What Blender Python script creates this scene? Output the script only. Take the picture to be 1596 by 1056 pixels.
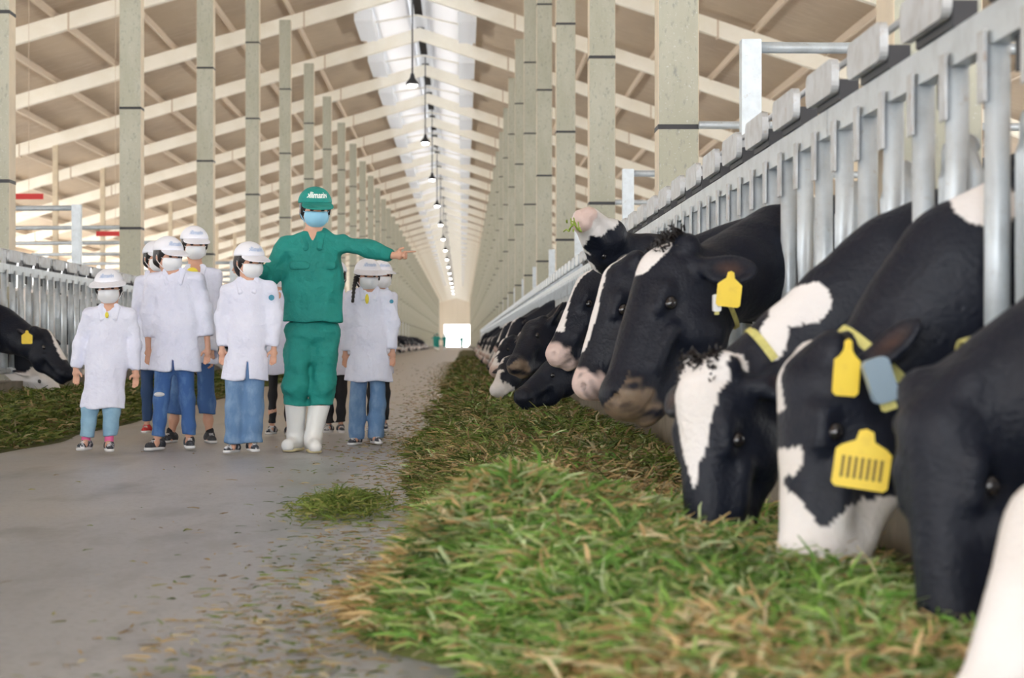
import bpy, math, random
import numpy as np
from mathutils import Vector, Matrix

for o in list(bpy.data.objects):
    bpy.data.objects.remove(o)
SC = bpy.context.scene
COL = SC.collection
R = math.radians

# ------------------------------------------------------------------ camera, sky, exposure
FPX, VX, HY, CAMZ = 3000.0, 721.0, 535.0, 0.70      # focal length in px, vanishing point, eye height
cam_d = bpy.data.cameras.new('camera')
cam = bpy.data.objects.new('camera', cam_d)
COL.objects.link(cam)
cam.location = (0, 0, CAMZ)
cam.rotation_euler = (R(90), 0, 0)
cam_d.sensor_width = 36
cam_d.lens = FPX / 1596 * 36
cam_d.shift_x = (798 - VX) / 1596
cam_d.shift_y = (HY - 528) / 1596
cam_d.clip_end = 2000
cam_d.dof.use_dof = True
cam_d.dof.focus_distance = 11.0
cam_d.dof.aperture_fstop = 4.3
SC.camera = cam

w = bpy.data.worlds.new('sky')
SC.world = w
w.use_nodes = True
nt = w.node_tree
nt.nodes.clear()
out = nt.nodes.new('ShaderNodeOutputWorld')
bg = nt.nodes.new('ShaderNodeBackground')
ramp = nt.nodes.new('ShaderNodeValToRGB')
tc = nt.nodes.new('ShaderNodeTexCoord')
sep = nt.nodes.new('ShaderNodeSeparateXYZ')
nt.links.new(tc.outputs['Generated'], sep.inputs[0])
nt.links.new(sep.outputs['Z'], ramp.inputs[0])
ramp.color_ramp.elements[0].position = 0.0
ramp.color_ramp.elements[0].color = (1.0, 1.0, 1.0, 1)
ramp.color_ramp.elements[1].position = 1.0
ramp.color_ramp.elements[1].color = (0.72, 0.84, 1.0, 1)
nt.links.new(ramp.outputs[0], bg.inputs[0])
bg.inputs['Strength'].default_value = 1.6
nt.links.new(bg.outputs[0], out.inputs[0])

SC.view_settings.view_transform = 'Standard'
SC.view_settings.look = 'None'
SC.view_settings.exposure = 2.06
SC.view_settings.gamma = 1
SC.view_settings.use_curve_mapping = False
SC.cycles.use_denoising = True
SC.cycles.max_bounces = 8
SC.cycles.diffuse_bounces = 6

sd = bpy.data.lights.new('sun', 'SUN')
sd.energy = 5.0
sd.angle = R(8)
sd.color = (1, 0.96, 0.91)
sun = bpy.data.objects.new('sun', sd)
COL.objects.link(sun)
sun.rotation_euler = (R(12), R(-24), 0)

# ------------------------------------------------------------------ materials
def mat(name, col, rough=0.6, metal=0.0, noise=None, bump=None, spec=0.5, attr=None, coat=0.0, sheen=0.0, emis=None, transl=0.0):
    """noise=(scale, colour2, lo, hi, stretch)   bump=(scale, strength, distance)"""
    m = bpy.data.materials.new(name)
    m.use_nodes = True
    n = m.node_tree
    b = n.nodes['Principled BSDF']
    b.inputs['Base Color'].default_value = (*col, 1)
    b.inputs['Roughness'].default_value = rough
    b.inputs['Metallic'].default_value = metal
    b.inputs['Specular IOR Level'].default_value = spec
    b.inputs['Sheen Weight'].default_value = sheen
    t = n.nodes.new('ShaderNodeTexCoord')
    src = None
    if attr:
        a = n.nodes.new('ShaderNodeVertexColor')
        a.layer_name = attr
        src = a.outputs[0]
    if noise:
        for ns in (noise if isinstance(noise, list) else [noise]):
            sc, c2, lo, hi, st = ns
            mp = n.nodes.new('ShaderNodeMapping')
            mp.inputs['Scale'].default_value = st
            tx = n.nodes.new('ShaderNodeTexNoise')
            tx.inputs['Scale'].default_value = sc
            tx.inputs['Detail'].default_value = 5
            tx.inputs['Roughness'].default_value = 0.6
            rp = n.nodes.new('ShaderNodeMapRange')
            rp.inputs['From Min'].default_value = lo
            rp.inputs['From Max'].default_value = hi
            mx = n.nodes.new('ShaderNodeMix')
            mx.data_type = 'RGBA'
            n.links.new(t.outputs['Object'], mp.inputs[0])
            n.links.new(mp.outputs[0], tx.inputs['Vector'])
            n.links.new(tx.outputs['Fac'], rp.inputs['Value'])
            n.links.new(rp.outputs[0], mx.inputs['Factor'])
            if src is None:
                mx.inputs['A'].default_value = (*col, 1)
            else:
                n.links.new(src, mx.inputs['A'])
            mx.inputs['B'].default_value = (*c2, 1)
            src = mx.outputs['Result']
    if src is not None:
        n.links.new(src, b.inputs['Base Color'])
    if bump:
        sc, stn, dist = bump
        tx = n.nodes.new('ShaderNodeTexNoise')
        tx.inputs['Scale'].default_value = sc
        tx.inputs['Detail'].default_value = 4
        n.links.new(t.outputs['Object'], tx.inputs['Vector'])
        bp = n.nodes.new('ShaderNodeBump')
        bp.inputs['Strength'].default_value = stn
        bp.inputs['Distance'].default_value = dist
        n.links.new(tx.outputs['Fac'], bp.inputs['Height'])
        n.links.new(bp.outputs[0], b.inputs['Normal'])
    if emis:
        b.inputs['Emission Color'].default_value = (*emis[0], 1)
        b.inputs['Emission Strength'].default_value = emis[1]
    if transl:
        tr = n.nodes.new('ShaderNodeBsdfTranslucent')
        if src is not None:
            n.links.new(src, tr.inputs[0])
        else:
            tr.inputs[0].default_value = (*col, 1)
        ms = n.nodes.new('ShaderNodeMixShader')
        ms.inputs[0].default_value = transl
        o_ = n.nodes['Material Output']
        n.links.new(b.outputs[0], ms.inputs[1])
        n.links.new(tr.outputs[0], ms.inputs[2])
        n.links.new(ms.outputs[0], o_.inputs[0])
    return m

ONE = (1, 1, 1)
def floor_material():
    m = mat('smooth worn concrete', (0.29, 0.305, 0.34), 0.40,
            noise=[(0.8, (0.38, 0.39, 0.41), 0.40, 0.62, (1, 0.3, 1)), (2.6, (0.17, 0.175, 0.19), 0.50, 0.72, (1, 0.35, 1)), (38, (0.19, 0.19, 0.20), 0.5, 0.8, (1, 1, 1))],
            bump=(2.2, 0.3, 0.02), spec=0.5)
    n = m.node_tree; b = n.nodes['Principled BSDF']; src = b.inputs['Base Color'].links[0].from_socket
    t = n.nodes.new('ShaderNodeTexCoord'); sp = n.nodes.new('ShaderNodeSeparateXYZ'); n.links.new(t.outputs['Object'], sp.inputs[0])
    tx = n.nodes.new('ShaderNodeTexNoise'); tx.inputs['Scale'].default_value = 0.7; n.links.new(t.outputs['Object'], tx.inputs['Vector'])
    ad = n.nodes.new('ShaderNodeMath'); ad.operation = 'MULTIPLY_ADD'; ad.inputs[1].default_value = 14; n.links.new(tx.outputs['Fac'], ad.inputs[0]); n.links.new(sp.outputs['Y'], ad.inputs[2])
    rp = n.nodes.new('ShaderNodeMapRange'); rp.inputs['From Min'].default_value = 15; rp.inputs['From Max'].default_value = 32; n.links.new(ad.outputs[0], rp.inputs['Value'])
    mx = n.nodes.new('ShaderNodeMix'); mx.data_type = 'RGBA'; mx.inputs['B'].default_value = (0.44, 0.37, 0.29, 1)
    n.links.new(rp.outputs[0], mx.inputs['Factor']); n.links.new(src, mx.inputs['A']); n.links.new(mx.outputs['Result'], b.inputs['Base Color'])
    return m

M = {
    'floor': floor_material(),   # feed dust covers the far concrete
    'floor2': mat('stall concrete', (0.36, 0.33, 0.29), 0.7, noise=(1.3, (0.26, 0.22, 0.17), 0.4, 0.7, ONE)),
    'out': mat('sunlit yard', (0.74, 0.72, 0.68), 0.9, noise=(0.2, (0.62, 0.61, 0.55), 0.4, 0.7, ONE)),
    'roof': mat('tan roof sheet', (0.54, 0.43, 0.315), 0.7, noise=[(0.5, (0.42, 0.33, 0.25), 0.4, 0.7, (1, 0.4, 1)), (3, (0.60, 0.50, 0.40), 0.5, 0.8, (0.5, 2, 1))]),
    'ridge': mat('ridge sheet with painted daylight', (0.84, 0.83, 0.83), 0.7, transl=0.20),  # daylight from the ridge vent put into a paler, translucent sheet colour
    'rafter': mat('cream painted beam', (0.90, 0.86, 0.77), 0.6, noise=(1.5, (0.84, 0.79, 0.68), 0.4, 0.7, ONE)),
    'purlin': mat('tan purlin', (0.58, 0.47, 0.36), 0.6),
    'dark': mat('dark gap', (0.04, 0.035, 0.03), 0.8),
    'col': mat('galvanised column steel', (0.37, 0.365, 0.285), 0.55, 0.1,
               noise=[(2.2, (0.45, 0.445, 0.37), 0.4, 0.65, (1, 1, 0.3)), (26, (0.24, 0.25, 0.22), 0.56, 0.75, (1, 1, 0.5)), (60, (0.60, 0.62, 0.62), 0.62, 0.75, ONE)], bump=(40, 0.2, 0.004)),
    'coltan': mat('tan column edge', (0.62, 0.52, 0.38), 0.6, noise=(4, (0.52, 0.44, 0.33), 0.4, 0.7, ONE)),
    'galv': mat('galvanised pipe', (0.54, 0.59, 0.63), 0.38, 0.25, noise=[(9, (0.43, 0.47, 0.50), 0.45, 0.7, ONE), (30, (0.36, 0.33, 0.29), 0.62, 0.8, ONE)], bump=(60, 0.15, 0.003)),
    'plate': mat('worn latch plate', (0.52, 0.54, 0.56), 0.5, 0.25, noise=[(14, (0.40, 0.40, 0.40), 0.4, 0.7, ONE), (22, (0.34, 0.20, 0.12), 0.62, 0.8, ONE)]),
    'rubber': mat('black rubber', (0.03, 0.03, 0.035), 0.6),
    'kerb': mat('kerb concrete', (0.22, 0.19, 0.15), 0.8, noise=(6, (0.14, 0.12, 0.09), 0.4, 0.7, ONE)),
    'cow': mat('short cattle coat', (0.02, 0.02, 0.03), 0.5, attr='Col', bump=(70, 0.5, 0.008), spec=0.32),
    'eye': mat('wet dark eye', (0.012, 0.01, 0.012), 0.08, spec=0.8),
    'tag': mat('yellow tag plastic', (0.90, 0.66, 0.06), 0.45, noise=(30, (0.78, 0.55, 0.06), 0.5, 0.8, ONE)),
    'ink': mat('printed dark ink', (0.25, 0.17, 0.03), 0.6),
    'collar': mat('yellow webbing', (0.62, 0.58, 0.20), 0.7, noise=(50, (0.45, 0.42, 0.14), 0.4, 0.7, ONE)),
    'transp': mat('blue grey plastic', (0.25, 0.34, 0.42), 0.4),
    'whitep': mat('white plastic', (0.85, 0.87, 0.9), 0.35),
    'feedbase': mat('chopped silage', (0.16, 0.15, 0.05), 0.9, attr='Col', noise=(30, (0.10, 0.11, 0.03), 0.45, 0.7, ONE), bump=(60, 0.8, 0.02)),
    'blade': mat('cut grass blades', (0.2, 0.35, 0.06), 0.6, attr='Col', transl=0.25, spec=0.3),
    'skin': mat('light skin', (0.66, 0.38, 0.27), 0.5, noise=(12, (0.60, 0.32, 0.22), 0.4, 0.7, ONE)),
    'coat': mat('white cotton', (0.79, 0.82, 0.97), 0.8, noise=(5, (0.72, 0.75, 0.92), 0.4, 0.7, ONE), bump=(9, 0.6, 0.05)),
    'cap': mat('white cap cotton', (0.84, 0.86, 0.95), 0.8),
    'mask': mat('white mask', (0.88, 0.90, 0.93), 0.7, bump=(30, 0.1, 0.005)),
    'bluemask': mat('blue surgical mask', (0.30, 0.62, 0.82), 0.7),
    'hair': mat('black hair', (0.012, 0.009, 0.01), 0.45, bump=(80, 0.4, 0.01)),
    'teal': mat('teal work cloth', (0.010, 0.27, 0.235), 0.75, noise=(4, (0.008, 0.21, 0.185), 0.4, 0.7, ONE), bump=(9, 0.7, 0.05)),
    'jlight': mat('light blue denim', (0.24, 0.42, 0.58), 0.85, noise=(9, (0.32, 0.52, 0.66), 0.45, 0.7, ONE), bump=(20, 0.3, 0.01)),
    'jblue': mat('blue denim', (0.05, 0.13, 0.34), 0.85, noise=(7, (0.13, 0.26, 0.50), 0.5, 0.75, (2, 2, 1)), bump=(20, 0.3, 0.01)),
    'jmid': mat('washed blue denim', (0.12, 0.23, 0.42), 0.85, noise=(8, (0.25, 0.38, 0.56), 0.45, 0.75, (2, 2, 1)), bump=(20, 0.3, 0.01)),
    'jnavy': mat('navy denim', (0.03, 0.07, 0.17), 0.85),
    'black': mat('black cloth', (0.016, 0.016, 0.02), 0.8),
    'boot': mat('white rubber boot', (0.86, 0.87, 0.86), 0.3),
    'sole': mat('cream sole', (0.80, 0.70, 0.42), 0.5),
    'wsole': mat('white sole', (0.75, 0.76, 0.78), 0.6),
    'shoe': mat('black trainer', (0.03, 0.032, 0.04), 0.6, noise=(60, (0.16, 0.17, 0.2), 0.55, 0.7, ONE)),
    'shoewb': mat('black and white trainer', (0.04, 0.045, 0.06), 0.6, noise=(26, (0.65, 0.66, 0.7), 0.5, 0.56, ONE)),
    'red': mat('red', (0.55, 0.03, 0.03), 0.6),
    'pink': mat('pink sock', (0.8, 0.15, 0.35), 0.8),
    'yellow': mat('yellow', (0.88, 0.75, 0.08), 0.7),
    'emblem': mat('blue green emblem', (0.06, 0.28, 0.42), 0.7),
    'letter': mat('pale lettering', (0.85, 0.93, 0.92), 0.6),
    'letterb': mat('pale blue lettering', (0.50, 0.60, 0.80), 0.6),
    'added_skylight': mat('translucent sheet', (0.8, 0.81, 0.83), 0.5, transl=0.18),
    'ridgecap': mat('ridge cap', (0.8, 0.8, 0.8), 0.5, transl=0.12),
    'panelw': mat('white panel', (0.93, 0.94, 0.96), 0.5, transl=0.6),
    'lamp': mat('lamp glow', (1, 1, 1), 0.5, emis=((1, 0.97, 0.9), 6)),
    'wall': mat('cream gable sheet', (0.74, 0.66, 0.54), 0.7, noise=(0.4, (0.66, 0.58, 0.47), 0.4, 0.7, (1, 1, 0.1))),
    'leaf': mat('outdoor tree leaves', (0.08, 0.16, 0.05), 0.8, noise=(2, (0.16, 0.26, 0.1), 0.4, 0.7, ONE)),
}

# ------------------------------------------------------------------ object helpers
def link(name, me, m=None, parent=None, loc=None, smooth=False):
    o = bpy.data.objects.new(name, me)
    COL.objects.link(o)
    if m is not None and me is not None:
        me.materials.append(M[m] if isinstance(m, str) else m)
    if parent is not None:
        o.parent = parent
    if loc is not None:
        o.location = loc
    return o

def tag(o, label=None, cat=None, group=None, kind=None):
    if label: o['label'] = label
    if cat: o['category'] = cat
    if group: o['group'] = group
    if kind: o['kind'] = kind
    return o

def empty(name, loc, rz=0.0):
    o = bpy.data.objects.new(name, None)
    COL.objects.link(o)
    o.location = loc
    o.rotation_euler.z = rz
    o.empty_display_size = 0.2
    return o

def mesh_np(name, V, Q, smooth=True, col=None):
    V = np.asarray(V, np.float32)
    me = bpy.data.meshes.new(name)
    Q = np.asarray(Q, np.int32)
    k = Q.shape[1]
    me.vertices.add(len(V)); me.vertices.foreach_set('co', V.ravel())
    me.loops.add(Q.size); me.loops.foreach_set('vertex_index', Q.ravel())
    me.polygons.add(len(Q))
    me.polygons.foreach_set('loop_start', np.arange(0, Q.size, k, dtype=np.int32))
    me.polygons.foreach_set('loop_total', np.full(len(Q), k, np.int32))
    me.polygons.foreach_set('use_smooth', np.full(len(Q), smooth, bool))
    if col is not None:
        ca = me.color_attributes.new('Col', 'FLOAT_COLOR', 'POINT')
        c4 = np.ones((len(V), 4), np.float32); c4[:, :3] = col
        ca.data.foreach_set('color', c4.ravel())
    me.update(calc_edges=True)
    me.validate()
    return me

class MB:
    """collects boxes, bars and tubes into one mesh"""
    def __init__(s): s.v = []; s.f = []; s.sm = []
    def quad(s, pts):
        b = len(s.v); s.v += [tuple(p) for p in pts]; s.f.append(tuple(range(b, b + len(pts)))); s.sm.append(False)
    def box(s, x0, x1, y0, y1, z0, z1, mtx=None):
        b = len(s.v)
        P = [Vector((x, y, z)) for z in (z0, z1) for y in (y0, y1) for x in (x0, x1)]
        if mtx is not None: P = [mtx @ p for p in P]
        s.v += [tuple(p) for p in P]
        for f in ((0, 2, 3, 1), (4, 5, 7, 6), (0, 1, 5, 4), (2, 6, 7, 3), (0, 4, 6, 2), (1, 3, 7, 5)):
            s.f.append(tuple(b + i for i in f)); s.sm.append(False)
        return s
    def tube(s, pts, r, seg=10, cap=True):
        pts = [Vector(p) for p in pts]
        rs = r if isinstance(r, (list, tuple)) else [r] * len(pts)
        b = len(s.v)
        up = Vector((0, 0, 1))
        for i, p in enumerate(pts):
            d = (pts[min(i + 1, len(pts) - 1)] - pts[max(i - 1, 0)]).normalized()
            a = d.cross(up)
            if a.length < 0.05: a = d.cross(Vector((1, 0, 0)))
            a.normalize(); c = d.cross(a).normalized()
            for k in range(seg):
                t = 2 * math.pi * k / seg
                s.v.append(tuple(p + a * math.cos(t) * rs[i] + c * math.sin(t) * rs[i]))
        for i in range(len(pts) - 1):
            for k in range(seg):
                k2 = (k + 1) % seg
                s.f.append((b + i * seg + k, b + i * seg + k2, b + (i + 1) * seg + k2, b + (i + 1) * seg + k)); s.sm.append(True)
        if cap:
            s.f.append(tuple(b + k for k in range(seg))[::-1]); s.sm.append(False)
            e = b + (len(pts) - 1) * seg
            s.f.append(tuple(e + k for k in range(seg))); s.sm.append(False)
        return s
    def prism(s, poly, y0, y1, mtx=None):
        """poly in XZ extruded along Y"""
        b = len(s.v); n = len(poly)
        P = [Vector((x, y, z)) for y in (y0, y1) for x, z in poly]
        if mtx is not None: P = [mtx @ p for p in P]
        s.v += [tuple(p) for p in P]
        s.f.append(tuple(range(b, b + n))); s.f.append(tuple(range(b + n, b + 2 * n))[::-1]); s.sm += [False, False]
        for k in range(n):
            k2 = (k + 1) % n
            s.f.append((b + k2, b + k, b + n + k, b + n + k2)); s.sm.append(False)
        return s
    def mesh(s, name):
        me = bpy.data.meshes.new(name)
        me.from_pydata(s.v, [], s.f)
        me.polygons.foreach_set('use_smooth', s.sm)
        me.update()
        return me
    def build(s, name, m, parent=None, loc=None):
        return link(name, s.mesh(name), m, parent, loc)

def copy_tree(o, parent=None):
    c = o.copy(); COL.objects.link(c); c.parent = parent
    for ch in list(o.children):
        copy_tree(ch, c)
    return c

def round_rect(w, h, r, n=4, cx=0, cz=0):
    P = []
    for sx, sz, a0 in ((1, 1, 0), (-1, 1, 90), (-1, -1, 180), (1, -1, 270)):
        for k in range(n + 1):
            a = R(a0 + 90 * k / n)
            P.append((cx + sx * (w / 2 - r) + r * math.cos(a), cz + sz * (h / 2 - r) + r * math.sin(a)))
    return P

# ------------------------------------------------------------------ smooth implicit surfaces -> one continuous mesh
class Vol:
    def __init__(s): s.p = []
    def cap(s, a, b, r1, r2=None, k=0.03, flat=None, sub=False):
        """tapered capsule; flat=(axis vector, factor) squashes the cross-section along that axis"""
        s.p.append(('c', np.array(a, float), np.array(b, float), r1, r1 if r2 is None else r2, k, flat, sub)); return s
    def ell(s, c, rad, k=0.03, rot=None, sub=False):
        """ellipsoid; rot = 3x3 whose rows are the local axes"""
        s.p.append(('e', np.array(c, float), np.array(rad, float), k, None if rot is None else np.array(rot, float), sub)); return s
    def mesh(s, name, h, col=None, post=None, pad=0.0, smooth=1):
        lo = np.full(3, 1e9); hi = np.full(3, -1e9); bb = []
        for q in s.p:
            if q[0] == 'c':
                r = max(q[3], q[4]); k = q[5]; sub = q[7]
                l = np.minimum(q[1], q[2]) - r; u = np.maximum(q[1], q[2]) + r
            else:
                k = q[3]; sub = q[5]
                r = q[2] if q[4] is None else np.full(3, q[2].max())
                l = q[1] - r; u = q[1] + r
            bb.append((l - k - 2 * h, u + k + 2 * h))
            if not sub:
                lo = np.minimum(lo, l); hi = np.maximum(hi, u)
        lo -= 3 * h + pad; hi += 3 * h + pad
        n = np.ceil((hi - lo) / h).astype(int) + 1
        F = np.full(n, 0.25, np.float32)
        ax = [lo[i] + h * np.arange(n[i]) for i in range(3)]
        for q, (l, u) in zip(s.p, bb):
            i0 = np.clip(np.floor((l - lo) / h).astype(int), 0, n); i1 = np.clip(np.ceil((u - lo) / h).astype(int) + 1, 0, n)
            if np.any(i1 <= i0): continue
            X = ax[0][i0[0]:i1[0], None, None]; Y = ax[1][None, i0[1]:i1[1], None]; Z = ax[2][None, None, i0[2]:i1[2]]
            if q[0] == 'c':
                _, a, b, r1, r2, k, flat, sub = q
                ba = b - a; L = float(ba @ ba) + 1e-12
                dx, dy, dz = X - a[0], Y - a[1], Z - a[2]
                t = np.clip((dx * ba[0] + dy * ba[1] + dz * ba[2]) / L, 0, 1)
                dx = dx - t * ba[0]; dy = dy - t * ba[1]; dz = dz - t * ba[2]
                f = 1.0
                if flat is not None:
                    nx, f = np.array(flat[0], float), flat[1]
                    nx /= np.linalg.norm(nx)
                    g = (dx * nx[0] + dy * nx[1] + dz * nx[2]) * (1 / f - 1)
                    dx = dx + g * nx[0]; dy = dy + g * nx[1]; dz = dz + g * nx[2]
                d = (np.sqrt(dx * dx + dy * dy + dz * dz) - (r1 + (r2 - r1) * t)) * (0.5 + 0.5 * f if f < 1 else 1)
            else:
                _, c, rad, k, rot, sub = q
                dx, dy, dz = X - c[0], Y - c[1], Z - c[2]
                if rot is not None:
                    dx, dy, dz = (rot[0][0] * dx + rot[0][1] * dy + rot[0][2] * dz, rot[1][0] * dx + rot[1][1] * dy + rot[1][2] * dz,
                                  rot[2][0] * dx + rot[2][1] * dy + rot[2][2] * dz)
                k0 = np.sqrt((dx / rad[0]) ** 2 + (dy / rad[1]) ** 2 + (dz / rad[2]) ** 2)
                k1 = np.sqrt((dx / rad[0] ** 2) ** 2 + (dy / rad[1] ** 2) ** 2 + (dz / rad[2] ** 2) ** 2) + 1e-9
                d = k0 * (k0 - 1) / k1
            sl = (slice(i0[0], i1[0]), slice(i0[1], i1[1]), slice(i0[2], i1[2]))
            A = F[sl]
            if sub:
                d = -d
                hh = np.maximum(k - np.abs(A - d), 0) / k if k > 0 else 0
                F[sl] = np.maximum(A, d) + hh * hh * k * 0.25
            else:
                hh = np.maximum(k - np.abs(A - d), 0) / k if k > 0 else 0
                F[sl] = np.minimum(A, d) - hh * hh * k * 0.25
        if post is not None:
            F = post(F, ax[0][:, None, None], ax[1][None, :, None], ax[2][None, None, :]).astype(np.float32)
        F[0] = F[-1] = 0.25; F[:, 0] = F[:, -1] = 0.25; F[:, :, 0] = F[:, :, -1] = 0.25
        V, Q = snet(F)
        # relax
        if smooth and len(V):
            e = np.concatenate([Q[:, [0, 1]], Q[:, [1, 2]], Q[:, [2, 3]], Q[:, [3, 0]]])
            for _ in range(smooth):
                acc = np.zeros_like(V); cnt = np.zeros(len(V))
                for c in range(3):
                    acc[:, c] = np.bincount(e[:, 0], V[e[:, 1], c], len(V)) + np.bincount(e[:, 1], V[e[:, 0], c], len(V))
                cnt = np.bincount(e[:, 0], minlength=len(V)) + np.bincount(e[:, 1], minlength=len(V))
                V = V * 0.5 + 0.5 * acc / np.maximum(cnt, 1)[:, None]
        V = V * h + lo
        return mesh_np(name, V, Q, True, None if col is None else col(V))

def snet(F):
    s = F < 0
    n = F.shape
    c = np.zeros((n[0] - 1, n[1] - 1, n[2] - 1), np.uint8)
    for dx in (0, 1):
        for dy in (0, 1):
            for dz in (0, 1):
                c += s[dx:n[0] - 1 + dx, dy:n[1] - 1 + dy, dz:n[2] - 1 + dz]
    I = np.argwhere((c > 0) & (c < 8))
    if len(I) == 0:
        return np.zeros((0, 3)), np.zeros((0, 4), int)
    ids = np.full(c.shape, -1, np.int32)
    ids[I[:, 0], I[:, 1], I[:, 2]] = np.arange(len(I))
    V = np.zeros((len(I), 3)); cnt = np.zeros(len(I))
    offs = [(x, y, z) for x in (0, 1) for y in (0, 1) for z in (0, 1)]
    f = {o: F[I[:, 0] + o[0], I[:, 1] + o[1], I[:, 2] + o[2]].astype(float) for o in offs}
    for a in range(3):
        for o in offs:
            if o[a] == 0:
                o2 = list(o); o2[a] = 1; o2 = tuple(o2)
                m = (f[o] < 0) != (f[o2] < 0)
                t = f[o] / np.where(m, f[o] - f[o2], 1)
                P = np.array(o, float)[None] + 0 * V
                P[:, a] = t
                V[m] += P[m]; cnt[m] += 1
    V = V / cnt[:, None] + I
    Qs = []
    for a in range(3):
        b, d = (a + 1) % 3, (a + 2) % 3
        s0 = np.take(s, range(0, n[a] - 1), a); s1 = np.take(s, range(1, n[a]), a)
        E = np.argwhere(s0 != s1)
        ok = (E[:, b] > 0) & (E[:, d] > 0) & (E[:, b] < n[b] - 1) & (E[:, d] < n[d] - 1)
        E = E[ok]
        if len(E) == 0: continue
        fl = s0[E[:, 0], E[:, 1], E[:, 2]]
        def g(ob, od):
            J = E.copy(); J[:, b] -= ob; J[:, d] -= od
            return ids[J[:, 0], J[:, 1], J[:, 2]]
        q = np.stack([g(1, 1), g(0, 1), g(0, 0), g(1, 0)], 1)
        q[~fl] = q[~fl][:, ::-1]
        Qs.append(q)
    return V, np.concatenate(Qs)

def wav(X, Y, Z, sc, seed):
    rng = np.random.RandomState(seed)
    r = 0
    for i in range(6):
        k = rng.normal(size=3) * sc * (0.6 + 0.4 * i); ph = rng.uniform(0, 6.28)
        r = r + np.sin(k[0] * X + k[1] * Y + k[2] * Z + ph) / (1 + 0.5 * i)
    return r / 2.6

def pw(px, py, d):
    """pixel of the photograph at a distance -> point"""
    return np.array([(px - VX) * d / FPX, d, CAMZ - (py - HY) * d / FPX])
# ------------------------------------------------------------------ the barn
XR, XL = 1.645, -4.76            # column lines
BR, BL = 1.20, -4.35             # feed barriers
RX, RZ = -1.36, 10.85            # ridge
SLL, SLR = 0.29, 0.335
EL, ER = -21.0, 17.0             # eaves
Y0B, Y1B = -16.0, 410.0
FR = [5.0 + 8.0 * i for i in range(-2, 51)]     # roof frames
def roof_z(x): return RZ - (SLL * (RX - x) if x < RX else SLR * (x - RX))

def struct(o):
    o['kind'] = 'structure'; return o

def grid_plane(name, x0, x1, y0, y1, z, m):
    b = MB(); b.quad([(x0, y0, z), (x1, y0, z), (x1, y1, z), (x0, y1, z)])
    return struct(b.build(name, m))
grid_plane('floor', -4.55, 1.40, Y0B - 6, Y1B + 4, 0.0, 'floor')
grid_plane('floor.001', EL + 0.5, -4.55, Y0B, Y1B, 0.0, 'floor2')
grid_plane('floor.002', 1.40, ER - 0.5, Y0B, Y1B, 0.0, 'floor2')
b = MB()
for x0, x1, y0, y1 in ((-250, EL + .5, -250, 900), (ER - .5, 250, -250, 900), (EL + .5, ER - .5, -250, Y0B - 6), (EL + .5, ER - .5, Y1B + 4, 900), (EL + .5, -4.55, Y0B - 6, Y0B), (1.4, ER - .5, Y0B - 6, Y0B), (EL + .5, -4.55, Y1B, Y1B + 4), (1.4, ER - .5, Y1B, Y1B + 4)):
    b.quad([(x0, y0, -0.004), (x1, y0, -0.004), (x1, y1, -0.004), (x0, y1, -0.004)])
struct(b.build('ground', 'out'))

# roof sheets: two slopes, an open translucent ridge strip, ridge daylight painted as paler sheets
GAP = 0.28
b0_, b1_ = 1.22, 1.78  # translucent strips between these are added to make the hung panels glow
for nm, xa, xb, mm in (('ceiling', EL, RX - b1_, 'roof'), ('ceiling.001', RX + b1_, ER, 'roof'), ('ceiling.002', RX - b1_, RX - b0_, 'added_skylight'), ('ceiling.003', RX + b0_, RX + b1_, 'added_skylight'),
                       ('ceiling.004', RX - b0_, RX - GAP, 'ridge'), ('ceiling.005', RX + GAP, RX + b0_, 'ridge')):
    b = MB()
    za, zb = roof_z(xa), roof_z(xb)
    t = 0.05
    b.v += [(xa, Y0B, za), (xb, Y0B, zb), (xb, Y1B, zb), (xa, Y1B, za), (xa, Y0B, za + t), (xb, Y0B, zb + t), (xb, Y1B, zb + t), (xa, Y1B, za + t)]
    b.f += [(0, 3, 2, 1), (4, 5, 6, 7), (0, 1, 5, 4), (2, 3, 7, 6), (0, 4, 7, 3), (1, 2, 6, 5)]; b.sm += [False] * 6
    struct(b.build(nm, mm))
b = MB()
b.box(RX - GAP - .1, RX + GAP + .1, Y0B, Y1B, RZ + .06, RZ + .09)
struct(b.build('ceiling.006', 'ridgecap'))
for i, sx in enumerate((-1, 1)):
    b = MB()
    b.box(RX + sx * GAP - .04, RX + sx * GAP + .04, Y0B, Y1B, RZ - .20, RZ + .05)
    struct(b.build('trim_%d' % (1 + i), 'panelw'))

# ridge lamps slots: dark vent openings along the ridge
b = MB()
for y in FR:
    b.box(RX - .12, RX + .12, y + 1.2, y + 6.8, RZ + .02, RZ + .055)
struct(b.build('ridge_roof_vent', 'dark'))

# purlins, one per line
k = 0
xs = [RX - 1.72 - 1.62 * i for i in range(12)] + [RX + 1.72 + 1.62 * i for i in range(10)]
for x in xs:
    b = MB(); z = roof_z(x)
    b.box(x - .035, x + .035, Y0B, Y1B, z - .17, z)
    struct(b.build('purlin_beam', 'purlin'))

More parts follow.
